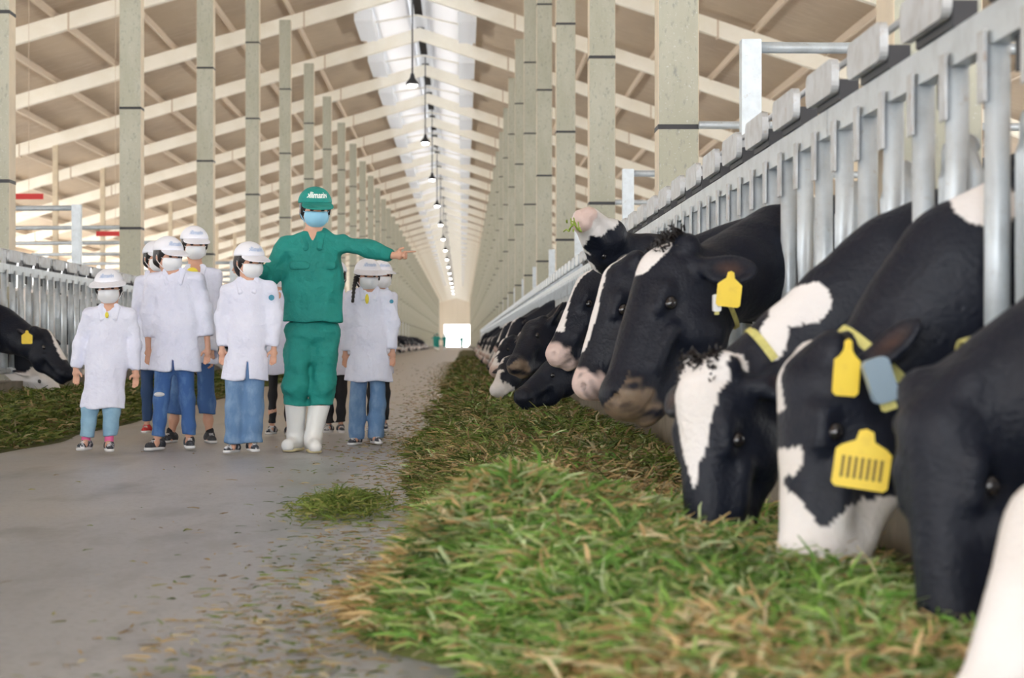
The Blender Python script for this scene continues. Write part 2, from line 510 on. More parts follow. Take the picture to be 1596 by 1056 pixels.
# roof frames: rafters both sides (box section) with splice straps
rp = {}
for side, xe, xr_ in (('l', EL + .3, RX), ('r', ER - .3, RX)):
    b = MB(); d = 0.40; wy = 0.11
    za, zb = roof_z(xe) - .16, roof_z(xr_) - .16
    b.v += [(xe, -wy, za), (xr_, -wy, zb), (xr_, wy, zb), (xe, wy, za), (xe, -wy, za - d * .9), (xr_, -wy, zb - d), (xr_, wy, zb - d), (xe, wy, za - d * .9)]
    b.f += [(0, 1, 2, 3), (4, 7, 6, 5), (0, 4, 5, 1), (2, 6, 7, 3), (1, 5, 6, 2), (0, 3, 7, 4)]; b.sm += [False] * 6
    m = b.mesh('rafter_beam'); m.materials.append(M['rafter']); m.materials.append(M['dark'])
    # splice straps
    b2 = MB()
    n = int(abs(xe - xr_) / 4)
    for j in range(n):
        x = xr_ + (xe - xr_) * (j + .62) / n
        z = roof_z(x) - .16
        b2.box(x - .02, x + .02, -wy - .012, wy + .012, z - d - .03, z + .0)
    s = b2.mesh('strap'); s.materials.append(M['dark'] if False else M['purlin'])
    rp[side] = (m, s)
for y in FR:
    for side in 'lr':
        o = struct(link('rafter_beam', rp[side][0])); o.location.y = y
        s = link('strap', rp[side][1]); s.parent = o

# white light panels either side of the ridge, hung under the roof, with a tie bar to the ridge
pm = MB(); pm.box(-.26, .26, -1.9, 1.9, -.34, -.02)
pmesh = pm.mesh('light_panel'); pmesh.materials.append(M['panelw'])
for sx in (-1, 1):
    tm = MB(); x = sx * 1.5
    tm.tube([(0, 0, -.12), (-x, 0, (SLL if sx < 0 else SLR) * 1.5 - .30)], .03, 6)
    tmesh = tm.mesh('tie_bar'); tmesh.materials.append(M['rafter'])
    for i, y in enumerate(FR[3:40]):
        x_ = RX + sx * 1.5
        o = link('roof_light_panel', pmesh, loc=(x_, y + 4.2, roof_z(x_) - .1))
        tag(o, 'white box panel hung under the roof %s of the ridge line' % ('left' if sx < 0 else 'right'), 'roof panel', 'white panels %s of the ridge' % ('left' if sx < 0 else 'right'))
        q = link('tie_bar', tmesh, parent=o)

# steel columns (wide-flange sections) with dark straps
def column_mesh(h, w=.30, d=.28, t=.022):
    b = MB()
    b.box(-w / 2, w / 2, -d / 2, -d / 2 + t, 0, h)
    b.box(-w / 2, w / 2, d / 2 - t, d / 2, 0, h)
    b.box(-.012, .012, -d / 2 + t, d / 2 - t, 0, h)
    b.box(-w / 2 - .05, w / 2 + .05, -d / 2 - .05, d / 2 + .05, 0, .03)
    return b
def strap_mesh(h, w=.30, d=.28):
    b = MB()
    z = 2.35
    while z < h - .3:
        b.box(-w / 2 - .006, w / 2 + .006, -d / 2 - .006, d / 2 + .006, z - .018, z + .018); z += 1.72
    return b
CY = {}
for nm, x, ph, w_ in (('R', XR, 6.8, .30), ('L', XL, 3.7, .30)):
    h = roof_z(x) - .5
    cm = column_mesh(h, w_).mesh('steel_column'); cm.materials.append(M['col'])
    sm = strap_mesh(h, w_).mesh('strap'); sm.materials.append(M['rubber'])
    # tan side flange edge
    eb = MB()
    for sx in (-1, 1):
        eb.box(sx * (w_ / 2) - .004, sx * (w_ / 2) + .004, -.138, .138, 0.04, h - .01)
    em = eb.mesh('edge_plate'); em.materials.append(M['coltan'])
    for i in range(48):
        y = ph + 8 * i
        if y > 395: break
        o = struct(link('steel_column', cm, loc=(x, y, 0)))
        link('strap', sm, parent=o); link('edge_plate', em, parent=o)
# outer lighter column rows
for x, m_ in ((-12.9, 'coltan'), (-20.6, 'coltan'), (9.2, 'coltan'), (16.6, 'coltan')):
    h = roof_z(x) - .45
    b = column_mesh(h, .16, .16, .015); cm = b.mesh('steel_column'); cm.materials.append(M[m_])
    for i in range(48):
        y = 5 + 8 * i
        if y > 395: break
        struct(link('steel_column', cm, loc=(x, y, 0)))

# far gable with the bright doorway
b = MB()
ye = Y1B - 2
dx0, dx1, dz = -3.9, 1.5, 4.7
b.box(EL, dx0, ye, ye + .2, 0, 4.9); b.box(dx1, ER, ye, ye + .2, 0, 4.9)
b.box(dx0, dx1, ye, ye + .2, dz, 4.9)
b.prism([(EL, 4.9), (ER, 4.9), (RX, RZ - .1)], ye, ye + .2)
struct(b.build('wall_back', 'wall'))
b = MB()
b.box(dx0 - .15, dx0, ye - .05, ye + .25, 0, dz + .15); b.box(dx1, dx1 + .15, ye - .05, ye + .25, 0, dz + .15); b.box(dx0, dx1, ye - .05, ye + .25, dz, dz + .15)
struct(b.build('door_1', 'rafter'))
# low side walls at the eaves
for nm, x in (('wall_left', EL + .5), ('wall_right', ER - .5)):
    b = MB(); b.box(x - .1, x + .1, Y0B, Y1B, 0, .9); struct(b.build(nm, 'wall'))
# trees in the yard at the far end and along the left side
rng = random.Random(4)
for i, (x, y, h_) in enumerate([(-9, 470, 9), (5, 480, 10), (-45, 120, 7), (-50, 150, 8), (-47, 185, 7), (44, 140, 7)]):
    v = Vol()
    for j in range(9):
        v.ell((rng.uniform(-1.6, 1.6), rng.uniform(-1.6, 1.6), h_ * .62 + rng.uniform(-1.5, 1.8)), (1.6, 1.6, 1.3), .5)
    t = empty('tree', (x, y, 0))
    me = v.mesh('crown', .35, post=lambda F, X, Y, Z: F + .25 * wav(X, Y, Z, 3, 5)); link('crown', me, 'leaf', t)
    MB().tube([(0, 0, 0), (0, 0, h_ * .6)], [.25, .12]).build('trunk', 'coltan', t)
    tag(t, ['green tree outside left of the far doorway', 'green tree outside right of the far doorway', 'round yard tree beyond the left eave, nearest', 'round yard tree beyond the left eave, middle one', 'round yard tree beyond the left eave, farthest', 'round yard tree beyond the right eave'][i], 'tree')

# kerbs under the barriers
for nm, x in (('kerb', BR), ('kerb.001', BL)):
    b = MB(); b.box(x - .10 if x > 0 else x - .14, x + .14 if x > 0 else x + .10, Y0B, Y1B - 4, 0, .34); struct(b.build(nm, 'kerb'))

# ------------------------------------------------------------------ pendant lamps on the ridge
lb = MB(); lb.tube([(0, 0, 0), (0, 0, .06), (0, 0, .18), (0, 0, .30)], [.17, .165, .07, .04], 16)
lshade = lb.mesh('lamp_shade'); lshade.materials.append(M['rubber'])
lg = MB(); lg.tube([(0, 0, -.07), (0, 0, -.005)], [.09, .13], 16); lglow = lg.mesh('bulb'); lglow.materials.append(M['lamp'])
names = ['first dark pendant lamp hanging from the ridge, nearest to the camera', 'second pendant lamp hanging from the ridge, beyond the nearest', 'third pendant lamp hanging from the ridge']
for i, y in enumerate([51, 68.6, 84] + [100 + 16 * j for j in range(12)]):
    z = 7.55 if i == 0 else 7.85
    t = empty('pendant_lamp', (RX + .03, y, z))
    link('lamp_shade', lshade, parent=t); link('bulb', lglow, parent=t)
    c = MB().tube([(0, 0, .28), (0, 0, RZ - z + .058)], .022, 6).build('cord', 'rubber', t)
    if i < 3: tag(t, names[i], 'lamp')
    else: tag(t, 'small pendant lamp far down the barn ridge', 'lamp', 'far pendant lamps')

# ------------------------------------------------------------------ feed barriers (headlocks)
SP = 0.69; C0 = 4.5
MODN = 6; ML = SP * MODN
def opening_posts(yc): return (yc - .18, yc + .18)
def top_rail(b):
    b.box(-.022, .022, 0, ML - .012, 1.368, 1.456)
def bottom_rail(b):
    b.tube([(0, 0, .44), (0, ML - .012, .44)], .032, 10)
def uprights(i):
    """fixed post, swing bar and the short inner hoop of one headlock"""
    yc = SP * (i + .5)
    A = MB(); A.tube([(0, yc - .18, .42), (0, yc - .18, 1.372)], .03, 12)
    Bm = MB(); Bm.tube([(0.0, yc + .20, .46), (0, yc + .17, 1.0), (0.0, yc + .17, 1.372)], .029, 12)
    Cm = MB(); y0, y1 = yc + .26, yc + .44
    Cm.tube([(.055, y0, .44), (.055, y0, 1.12), (.055, y0 + .03, 1.19), (.055, y1 - .03, 1.19), (.055, y1, 1.12), (.055, y1, .44)], .034, 10)
    return A, Bm, Cm
def plate(i):
    yc = SP * (i + .5) + .17
    b = MB()
    P = round_rect(.45, .108, .035, 4, 0, 1.532)
    mt = Matrix.Translation((-.045, yc + .14, 0)) @ Matrix.Rotation(R(90), 4, 'Z')
    b.prism(P, -.012, .012, mt)
    return b
def latch(i):
    yc = SP * (i + .5) + .17
    b = MB(); b.box(-.03, .03, yc - .075, yc + .30, 1.457, 1.52); b.box(.0, .03, yc + .06, yc + .20, 1.29, 1.366)
    return b
# rod joining the plates
def rod(b):
    b.tube([(.02, 0, 1.595), (.02, ML - .012, 1.595)], .011, 6)
    for i in range(MODN):
        yc = SP * (i + .5)
        for y_ in (yc - .18, yc + .17): b.box(-.038, -.031, y_ - .03, y_ + .03, 1.24, 1.40)
        b.box(-.012, .03, yc - .25, yc - .22, 1.457, 1.59)

def barrier_detailed(name):
    t = empty(name, (0, 0, 0))
    b = MB(); top_rail(b); b.build('top_rail', 'galv', t)
    b = MB(); bottom_rail(b); b.build('bottom_rail', 'galv', t)
    b = MB(); rod(b); b.build('release_rod', 'plate', t)
    for i in range(MODN):
        A, Bm, Cm = uprights(i)
        A.build('post', 'galv', t); Bm.build('swing_bar', 'galv', t); Cm.build('hoop', 'galv', t)
        pl = plate(i).build('latch_plate', 'plate', t); latch(i).build('latch_block', 'rubber', pl)
    return t
def barrier_simple():
    b = MB(); top_rail(b); bottom_rail(b); rod(b)
    for i in range(MODN):
        for q in uprights(i) + (plate(i),):
            k = len(b.v); b.v += q.v; b.f += [tuple(x + k for x in f) for f in q.f]; b.sm += q.sm
    me = b.mesh('feed_barrier'); me.materials.append(M['galv'])
    return me
near_lab = ['galvanised headlock barrier nearest on the right, running out of the frame edge', 'galvanised headlock barrier on the right beside the large black cow head',
            'galvanised headlock barrier on the right just behind the large black cow', 'fourth headlock barrier section on the right, behind the raised white muzzle']
proto = barrier_detailed('feed_barrier')
YB0 = C0 - SP * .5 - SP * 3     # openings centred on C0 + k*SP
simple = barrier_simple()
for j in range(-1, 30):
    y = YB0 + j * ML
    if 0 <= j < 4:
        o = proto if j == 0 else copy_tree(proto)
        tag(o, near_lab[j], 'feed barrier')
        o.location = (BR, y, 0)
    else:
        o = link('feed_barrier', simple, loc=(BR, y, 0))
        tag(o, 'far section of galvanised headlock barrier on the right side' if j > 0 else 'headlock barrier section on the right closest to the viewer', 'feed barrier', 'far right barrier sections' if j > 0 else None)
YBL = 19.6
labl = ['galvanised headlock barrier at the left edge above the black cow', 'galvanised headlock barrier behind the smallest child on the left', 'headlock barrier section behind the left group of children']
for j in range(-3, 28):
    y = 18.0 - ML * .5 + .0 + (j + .6) * ML
    if 0 <= j < 3:
        o = copy_tree(proto); tag(o, labl[j], 'feed barrier')
        if 'group' in o: del o['group']
    else:
        o = link('feed_barrier', simple); tag(o, 'far section of galvanised headlock barrier on the left side', 'feed barrier', 'far left barrier sections')
    o.location = (BL, y, 0); o.rotation_euler.z = math.pi
# cross frames over the stalls: post with a bar running back over the pens
for side, x, ph in (('right', XR, 10.8), ('left', XL, 15.6)):
    sx = 1 if side == 'right' else -1
    pb = MB(); pb.box(-.055, .055, -.05, .05, 0, 2.40); pm_ = pb.mesh('post'); pm_.materials.append(M['galv'])
    ab = MB(); ab.tube([(0, 0, 2.36), (sx * 3.2, 0, 2.34)], .032, 8); am = ab.mesh('cross_bar'); am.materials.append(M['galv'])
    for i in range(20):
        t = empty('stall_frame', (x - sx * .03, ph + 8 * i, 0))
        link('post', pm_, parent=t); link('cross_bar', am, parent=t)
        if i < 2: tag(t, 'steel post with a bar across the pens on the %s, %s' % (side, 'nearest' if i == 0 else 'second along the row'), 'stall frame')
        else: tag(t, 'distant steel post with a bar across the pens on the %s' % side, 'stall frame', 'far %s stall frames' % side)
    ab = MB(); ab.tube([(sx * .15, -.17, 2.36), (sx * 3.2, -.17, 2.34)], .03, 8); am = ab.mesh('cross_bar'); am.materials.append(M['galv'])
    for i in range(20):
        o = link('cross_bar', am, loc=(x, (6.8 if side == 'right' else 11.7) + 8 * i, 0))
        if i < 1: tag(o, 'steel bar fixed across the pens at the nearest %s column' % side, 'steel bar')
        else: tag(o, 'steel bar fixed across the pens at a %s column' % side, 'steel bar', '%s cross bars' % side)
# long pen rails (cubicle rails) behind the cows
for x, z in ((4.4, 1.15), (4.4, .65), (-7.6, 1.15), (-7.6, .65), (-10.2, 2.3), (6.0, 2.3)):
    b = MB(); b.tube([(x, Y0B + 1, z), (x, 300, z)], .03, 6)
    tag(b.build('pen_rail', 'galv'), 'long steel rail along the %s pens at %s height' % ('right' if x > 0 else 'left', {1.15: 'chest', .65: 'knee', 2.3: 'overhead'}[z]), 'rail')
lm = MB()
lm.tube([(0, 0, 0), (0, 0, 1.15), (1.6, 0, 1.15), (2.0, 0, .9), (1.6, 0, .5), (0, 0, .5)], .028, 8)
lmm = lm.mesh('cubicle_divider'); lmm.materials.append(M['galv'])
for sx, x in ((1, 6.3), (-1, -9.4)):
    for i in range(30):
        o = link('cubicle_divider', lmm, loc=(x, 9 + 1.25 * i if sx > 0 else 22 + 1.25 * i, 0))
        if sx < 0: o.rotation_euler.z = math.pi
        tag(o, 'bent pipe divider between cow beds on the %s' % ('right' if sx > 0 else 'left'), 'cubicle divider', 'cubicle dividers %s' % ('right' if sx > 0 else 'left'))
# red boards in the left pens
for i, (px, py, d, ln) in enumerate([(45, 306, 34, 45), (180, 364, 40, 60), (1412, 220, 16, 14)]):
    P = pw(px, py, d); l = ln * d / FPX / 2
    b = MB(); b.box(-l, l, -.02, .02, -.05, .05)
    tag(b.build('red_board', 'red', loc=tuple(P)), ['short red board hung under the left roof near the edge', 'red board in the left pens beside the second column', 'small red board behind the right barrier bars'][i], 'board')
    MB().tube([(0, 0, .05), (0, 0, roof_z(P[0]) - P[2])], .005, 6).build('hanger', 'purlin', bpy.data.objects[[o.name for o in COL.objects if o.name.startswith('red_board')][-1]])
# ------------------------------------------------------------------ feed: silage windrows
def vnoise(x, y, sc, seed):
    rng = np.random.RandomState(seed)
    r = 0
    for i in range(7):
        a = rng.uniform(0, 6.28); k = sc * (0.6 + .5 * i); ph = rng.uniform(0, 6.28)
        r = r + np.sin(k * (np.cos(a) * x + np.sin(a) * y) + ph) / (1 + .35 * i)
    return r / 2.6
def sst(a, b, x):
    t = np.clip((x - a) / (b - a), 0, 1); return t * t * (3 - 2 * t)
MOUNDS = [(.10, 5.3, .34, .75, .17), (.62, 4.6, .45, .8, .07), (.35, 7.6, .30, .8, .06), (.55, 11.0, .35, 1.6, .13), (.30, 14, .35, 1.6, .10), (.7, 8.6, .35, .8, .08), (-.05, 3.9, .25, .5, .08)]
def hR(x, y):
    left = -.25 + .06 * vnoise(y, y * 0, 1.1, 3) + .21 * (1 - sst(4.0, 4.5, y)) - .22 * np.exp(-((y - 4.95) / .45) ** 2) - .06 * sst(7, 10, y) - .10 * np.exp(-((y - 12.5) / 1.5) ** 2)
    e = sst(0, .42, x - left) * (1 - .35 * sst(.85, 1.12, x))
    base = .135 + .03 * vnoise(x, y, 2.3, 5)
    g = 0
    for mx, my, sx, sy, h in MOUNDS:
        g = g + h * np.exp(-((x - mx) / sx) ** 2 - ((y - my) / sy) ** 2)
    low = 1 - .45 * np.exp(-((y - 6.9) / .45) ** 2) - .55 * (1 - sst(2.6, 3.6, y))
    skirt = np.exp(-((y - 4.9) / .6) ** 2) * (1 - sst(-.26, -.08, x))
    e = e * (1 - .72 * skirt)
    h = e * (base + g) * low + .012 * vnoise(x, y, 14, 7) * e
    return h
def hL(x, y):
    u = -x
    left = 2.85 + .12 * vnoise(y, y * 0, .9, 9) + .012 * (y - 12)
    e = sst(0, .6, u - left) * (1 - .2 * sst(4.0, 4.25, u))
    e = e * sst(7.8, 8.8, y)
    return e * (.20 + .04 * vnoise(x, y, 1.6, 11)) + .012 * vnoise(x, y, 12, 8) * e

GREENS = np.array([(.28, .48, .10), (.18, .38, .07), (.44, .58, .20), (.15, .30, .06), (.54, .64, .34)])
STRAWS = np.array([(.68, .50, .25), (.55, .39, .18), (.72, .62, .38), (.38, .26, .12)])
DARKG = np.array([(.10, .15, .025), (.15, .21, .04), (.07, .11, .02), (.20, .25, .06), (.28, .27, .09)])
def straw_frac(x, y):
    n = vnoise(x, y, 3.4, 21)
    f = .25 + .30 * n
    f = f + .5 * np.exp(-((y - 3.0) / .4) ** 2) + .75 * np.exp(-((x - .10) / .30) ** 2 - ((y - 6.0) / .6) ** 2) + .35 * np.exp(-((x - .35) / .35) ** 2 - ((y - 3.5) / .3) ** 2) + .95 * np.exp(-((x + .32) / .17) ** 2 - ((y - 4.85) / .55) ** 2) + .5 * np.exp(-((x - .5) / .4) ** 2 - ((y - 7.3) / .5) ** 2)
    return np.clip(f, .05, .92)

def pile(name, hf, x0, x1, y0, y1, ys, label, cat, group=None, dark=False):
    nx = 60
    X = np.linspace(x0, x1, nx)
    Y = ys
    XX, YY = np.meshgrid(X, Y, indexing='ij')
    H = hf(XX, YY) - .006
    V = np.stack([XX, YY, H], -1).reshape(-1, 3)
    idx = np.arange(nx * len(Y)).reshape(nx, len(Y))
    Q = np.stack([idx[:-1, :-1], idx[1:, :-1], idx[1:, 1:], idx[:-1, 1:]], -1).reshape(-1, 4)
    sf = straw_frac(V[:, 0], V[:, 1]) if not dark else np.full(len(V), .15)
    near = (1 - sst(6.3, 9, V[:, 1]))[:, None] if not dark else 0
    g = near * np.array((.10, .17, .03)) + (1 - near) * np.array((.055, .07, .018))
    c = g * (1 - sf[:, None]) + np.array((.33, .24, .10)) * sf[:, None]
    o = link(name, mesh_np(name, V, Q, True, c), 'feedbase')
    tag(o, label, cat, group, 'stuff')
    return o
def yvals(y0, y1):
    ys = [y0]
    while ys[-1] < y1: ys.append(ys[-1] + max(.02, ys[-1] * .006))
    return np.array(ys)
HR = pile('silage_grass', hR, -.85, BR - .09, 2, 160, yvals(2.0, 160), 'long heap of chopped feed along the right barrier', 'feed heap')
HL = pile('silage_grass', hL, BL + .09, -2.5, 8, 250, yvals(8, 250), 'long heap of dark cut grass along the left barrier', 'feed heap', dark=True)

def blades(heap, name, N, ysamp, hf, xr, lenf, widf, cols, label, seed, lift=.012, flat=.35, keep=None):
    rng = np.random.RandomState(seed)
    y = ysamp(rng, N); x = rng.uniform(*xr, N)
    h = hf(x, y)
    ok = keep(x, y, h, rng) if keep else h > .012
    x, y, h = x[ok], y[ok], h[ok]; n = len(x)
    L = lenf(y) * rng.uniform(.5, 1.4, n); W = widf(y) * rng.uniform(.6, 1.4, n)
    az = rng.uniform(0, 6.283, n); el = np.abs(rng.normal(0, flat, n)); 
    d = np.stack([np.cos(az) * np.cos(el), np.sin(az) * np.cos(el), np.sin(el)], -1)
    side = np.stack([-np.sin(az), np.cos(az), np.zeros(n)], -1)
    tw = rng.uniform(-1, 1, n)[:, None]
    up = np.cross(side, -d)
    wv = side * np.cos(tw) + up * np.sin(tw)
    p0 = np.stack([x, y, h + rng.uniform(-.008, lift, n)], -1)
    bend = rng.normal(0, .25, (n, 1)) * side
    p1 = p0 + d * L[:, None] * .5 + bend * L[:, None] * .3
    droop = rng.uniform(.1, .5, n) * L
    p2 = p1 + d * L[:, None] * .5 - np.stack([0 * droop, 0 * droop, droop], -1) * (np.sin(el)[:, None] + .25) - bend * L[:, None] * .2
    for p in (p1, p2):
        p[:, 2] = np.maximum(p[:, 2], hf(p[:, 0], p[:, 1]) + .003)
    W = W[:, None]
    V = np.stack([p0 - wv * W * .5, p0 + wv * W * .5, p1 - wv * W * .5, p1 + wv * W * .5, p2 - wv * W * .2, p2 + wv * W * .2], 1).reshape(-1, 3)
    i = np.arange(n)[:, None] * 6
    Q = np.concatenate([i + np.array([[0, 1, 3, 2]]), i + np.array([[2, 3, 5, 4]])])
    c = cols(x, y, rng, n)
    o = link(name, mesh_np(name, V, Q, False, np.repeat(c, 6, 0)), 'blade')
    if heap is None: tag(o, label, 'grass', None, 'stuff')
    else: o.parent = heap; o['kind'] = 'stuff'
    return o
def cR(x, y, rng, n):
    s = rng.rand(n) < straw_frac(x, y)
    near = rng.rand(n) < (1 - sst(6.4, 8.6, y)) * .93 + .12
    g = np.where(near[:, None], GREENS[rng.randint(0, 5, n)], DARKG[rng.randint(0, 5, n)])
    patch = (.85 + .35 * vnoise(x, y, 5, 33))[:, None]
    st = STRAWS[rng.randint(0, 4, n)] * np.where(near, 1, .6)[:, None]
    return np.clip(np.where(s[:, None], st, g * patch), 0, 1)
def cL(x, y, rng, n):
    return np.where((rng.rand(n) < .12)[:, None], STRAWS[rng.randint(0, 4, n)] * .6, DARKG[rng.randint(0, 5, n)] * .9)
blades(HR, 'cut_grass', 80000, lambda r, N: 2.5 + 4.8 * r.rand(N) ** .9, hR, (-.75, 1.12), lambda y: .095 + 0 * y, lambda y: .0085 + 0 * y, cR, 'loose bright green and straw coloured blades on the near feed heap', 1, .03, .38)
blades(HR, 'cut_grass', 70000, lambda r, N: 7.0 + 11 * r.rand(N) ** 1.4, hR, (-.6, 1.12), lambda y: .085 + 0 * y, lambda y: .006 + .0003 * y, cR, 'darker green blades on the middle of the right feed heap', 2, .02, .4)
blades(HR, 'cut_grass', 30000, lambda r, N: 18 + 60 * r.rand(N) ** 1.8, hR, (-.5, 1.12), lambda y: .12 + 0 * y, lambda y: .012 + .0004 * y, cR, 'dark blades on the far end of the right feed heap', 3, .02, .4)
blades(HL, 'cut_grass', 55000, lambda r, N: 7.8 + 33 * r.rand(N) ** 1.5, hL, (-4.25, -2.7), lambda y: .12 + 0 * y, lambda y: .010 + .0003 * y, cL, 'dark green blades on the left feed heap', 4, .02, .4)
# loose scraps scattered over the concrete
def keepF(x, y, h, rng):
    d = np.abs(x + .35)
    p = np.exp(-d / .16) * .75 + .7 * np.exp(-((x + .55) / .14) ** 2 - ((y - 8.1) / .5) ** 2) + .004 + .5 * np.exp(-((x + .45) / .3) ** 2 - ((y - 13.5) / 1.6) ** 2) + .35 * np.exp(-((x + .5) / .22) ** 2 - ((y - 5) / 1) ** 2)
    return (rng.rand(len(x)) < p) & (h < .02)
def cF(x, y, rng, n):
    g = rng.rand(n) < np.clip(.35 + .9 * np.exp(-((x + .5) / .14) ** 2 - ((y - 8.1) / .5) ** 2), 0, 1)
    return np.where(g[:, None], DARKG[rng.randint(0, 5, n)] * 1.2, STRAWS[rng.randint(0, 4, n)] * .75)
blades(None, 'grass_litter', 75000, lambda r, N: 3.2 + 70 * r.rand(N) ** 2.2, lambda x, y: np.maximum(hR(x, y), 0), (-2.2, 0), lambda y: .05 + 0 * y, lambda y: .004 + .0002 * y, cF, 'scattered scraps of straw and grass on the concrete floor', 5, .004, .08, keepF)
# small separate tuft beside the heap
def hT(x, y): return .055 * np.exp(-((x + .50) / .13) ** 2 - ((y - 8.1) / .42) ** 2)
blades(None, 'grass_tuft', 9000, lambda r, N: 7.2 + 1.9 * r.rand(N), hT, (-.85, -.2), lambda y: .07 + 0 * y, lambda y: .006 + 0 * y,
       lambda x, y, r, n: DARKG[r.randint(0, 5, n)] * 1.3, 'small flat tuft of green grass lying apart on the floor', 6, .02, .4, lambda x, y, h, r: r.rand(len(x)) < h * 26)
# ------------------------------------------------------------------ cows
BLACK = np.array((.0055, .008, .0175)); WHITE = np.array((.80, .77, .76)); PINK = np.array((.66, .51, .47)); BROWN = np.array((.20, .145, .10))
def nrm(v): v = np.asarray(v, float); return v / np.linalg.norm(v)

class Cow:
    """side: +1 stands right of the alley facing -X, -1 stands left of it facing +X. poll and nose are world points."""
    def __init__(s, side, Y0, poll, nose, label, group=None, roll=0, blaze=.03, face='black', seed=1, h=.012, shift=.62, neckz=None,
                 blaze_end=0, ear=(0, 0), white_body=.45, star=0, muzzle='black', neckpatch=None, eyes=True, mouth=True, lift=0.0, white_head=False, thick=1.12, fardir=None, neardir=None):
        if side > 0: Y0 = C0 + SP * round((Y0 - C0) / SP)
        else: Y0 = 18.07 + SP * round((Y0 - 18.07) / SP)
        s.side, s.Y0 = side, Y0
        bx = BR if side > 0 else BL
        s.origin = np.array((bx, Y0, 0.0))
        P, N = s.loc(poll), s.loc(nose)
        u = nrm(N - P); L = np.linalg.norm(N - P)
        vx = nrm(np.cross(np.array((0, 1.0, 0)), u))        # perpendicular to u in the XZ plane
        if vx[0] > .2 or (abs(vx[0]) <= .2 and vx[2] < 0): vx = -vx
        vx = nrm(vx - u * (vx @ u))
        wv = np.cross(u, vx)
        cr, sr = math.cos(R(roll)), math.sin(R(roll))
        towards = np.array((0, -1.0, 0)) * (1 if side > 0 else -1)
        tw = nrm(towards - u * (towards @ u)); tw = nrm(tw - vx * (tw @ vx))
        v = nrm(vx * cr + tw * sr); wv = np.cross(u, v)
        if wv @ towards < 0: wv = -wv                       # +w = the side seen by the camera
        s.P, s.u, s.v, s.w, s.L = P, u, v, wv, L
        k = L / .56; s.k = k
        tk = thick
        F = lambda a, b, c: P + (a * u + (b * v + c * wv) * tk) * k
        s.F = F
        rot = [u, v, wv]; HK = k * np.array((1, tk, tk))
        V = Vol()
        # head
        V.ell(F(.09, -.085, 0), np.array((.13, .10, .098)) * HK, .03, rot)
        V.cap(F(.08, -.055, 0), F(.44, -.085, 0), .088 * k * tk, .056 * k * tk, .03, (wv, .92))
        V.cap(F(.10, -.16, 0), F(.22, -.185, 0), .088 * k * tk, .078 * k * tk, .04, (wv, .8))
        for sw in (-1, 1):
            V.ell(F(.19, -.155, .052 * sw), np.array((.085, .075, .042)) * HK, .03, rot)
            V.cap(F(.165, -.034, .070 * sw), F(.225, -.045, .068 * sw), .026 * k, .022 * k, .035)
            V.ell(F(-.005, -.035, .045 * sw), np.array((.05, .035, .045)) * HK, .03, rot)
        V.cap(F(.20, -.20, 0), F(.45, -.165, 0), .052 * k * tk, .040 * k * tk, .035, (wv, .85))
        V.cap(F(.30, -.10, 0), F(.46, -.115, 0), .062 * k * tk, .060 * k * tk, .03)
        V.ell(F(.495, -.095, 0), np.array((.065, .062, .072)) * HK, .03, rot)
        V.ell(F(.475, -.165, 0), np.array((.062, .030, .048)) * HK, .02, rot)
        if h < .016:
            V.cap(F(.55, -.140, -.06), F(.55, -.140, .06), .008 * k, None, .008, None, True)
            V.cap(F(.42, -.142, .066), F(.55, -.140, .045), .007 * k, None, .008, None, True)
            for sw in (-1, 1):
                V.ell(F(.535, -.068, .040 * sw), np.array((.022, .014, .012)) * k, .012, rot, True)
                V.ell(F(.200, -.060, .102 * sw), np.array((.030, .022, .020)) * k, .015, rot, True)
                V.cap(F(.26, -.10, .074 * sw), F(.38, -.11, .062 * sw), .014 * k, .010 * k, .05)
        # ears
        s.ears = []
        for sw in (-1, 1):
            dr, bk = (ear if sw > 0 else (ear[0] * .5, ear[1] * .5))
            b0 = F(.045, -.075, .088 * sw)
            d = nrm(wv * sw + u * (-.12 + dr) + v * (.05 - bk))
            if sw < 0 and fardir is not None: d = nrm(fardir)
            if sw > 0 and neardir is not None: d = nrm(neardir)
            tip = b0 + d * .20 * k
            ax2 = nrm(np.cross(d, v)); ax3 = nrm(np.cross(d, ax2))
            if ax3 @ v < 0: ax3 = -ax3
            cc = (b0 + tip) / 2
            V.cap(b0 - d * .02, b0 + d * .05, .030 * k, .026 * k, .02)
            V.ell(cc + d * .015, np.array((.098, .055, .020)) * k, .02, [d, ax2, ax3])
            cup = nrm(-u * .25 + v * 1.0)
            if h < .016:
                V.ell(cc + d * .03 + ax3 * (.022 if True else 0) * k, np.array((.072, .036, .016)) * k, .012, [d, ax2, ax3], True)
            s.ears.append((b0, d, ax2, ax3, cc))
        # neck
        sh = shift
        zc = neckz if neckz is not None else .5 * (P[2] + 1.1) + lift
        n0 = F(.02, -.15, 0)
        n2 = np.array((sh - .05, 0, 1.02)); n1 = np.array((.0, 0, zc))
        s.neck = [(n0, .115 * k, .85), (n1, .20, .60), (n2, .30, .60)]
        V.cap(F(.05, -.10, 0), n0, .095 * k, .115 * k, .04)
        pts = []
        for i in range(7):
            t = i / 6.0
            if t <= .5: a = n0 + (n1 - n0) * (t * 2); r = .115 * k + (.185 - .115 * k) * t * 2; f = .85 - .28 * t * 2
            else: a = n1 + (n2 - n1) * (t * 2 - 1); r = .185 + .09 * (t * 2 - 1); f = .57 + .08 * (t * 2 - 1)
            pts.append((a, r, f))
        # round the corner a little
        for i in (2, 3, 4):
            pass
        s.npts = pts
        for (a, r, f), (b, r2, f2) in zip(pts[:-1], pts[1:]):
            V.cap(a, b, r, r2, .06, ((0, 1, 0), (f + f2) / 2))
        V.cap(pts[2][0] - np.array((0, 0, .10)), (sh - .05, 0, .80), .06, .14, .08, ((0, 1, 0), .6))   # dewlap, brisket
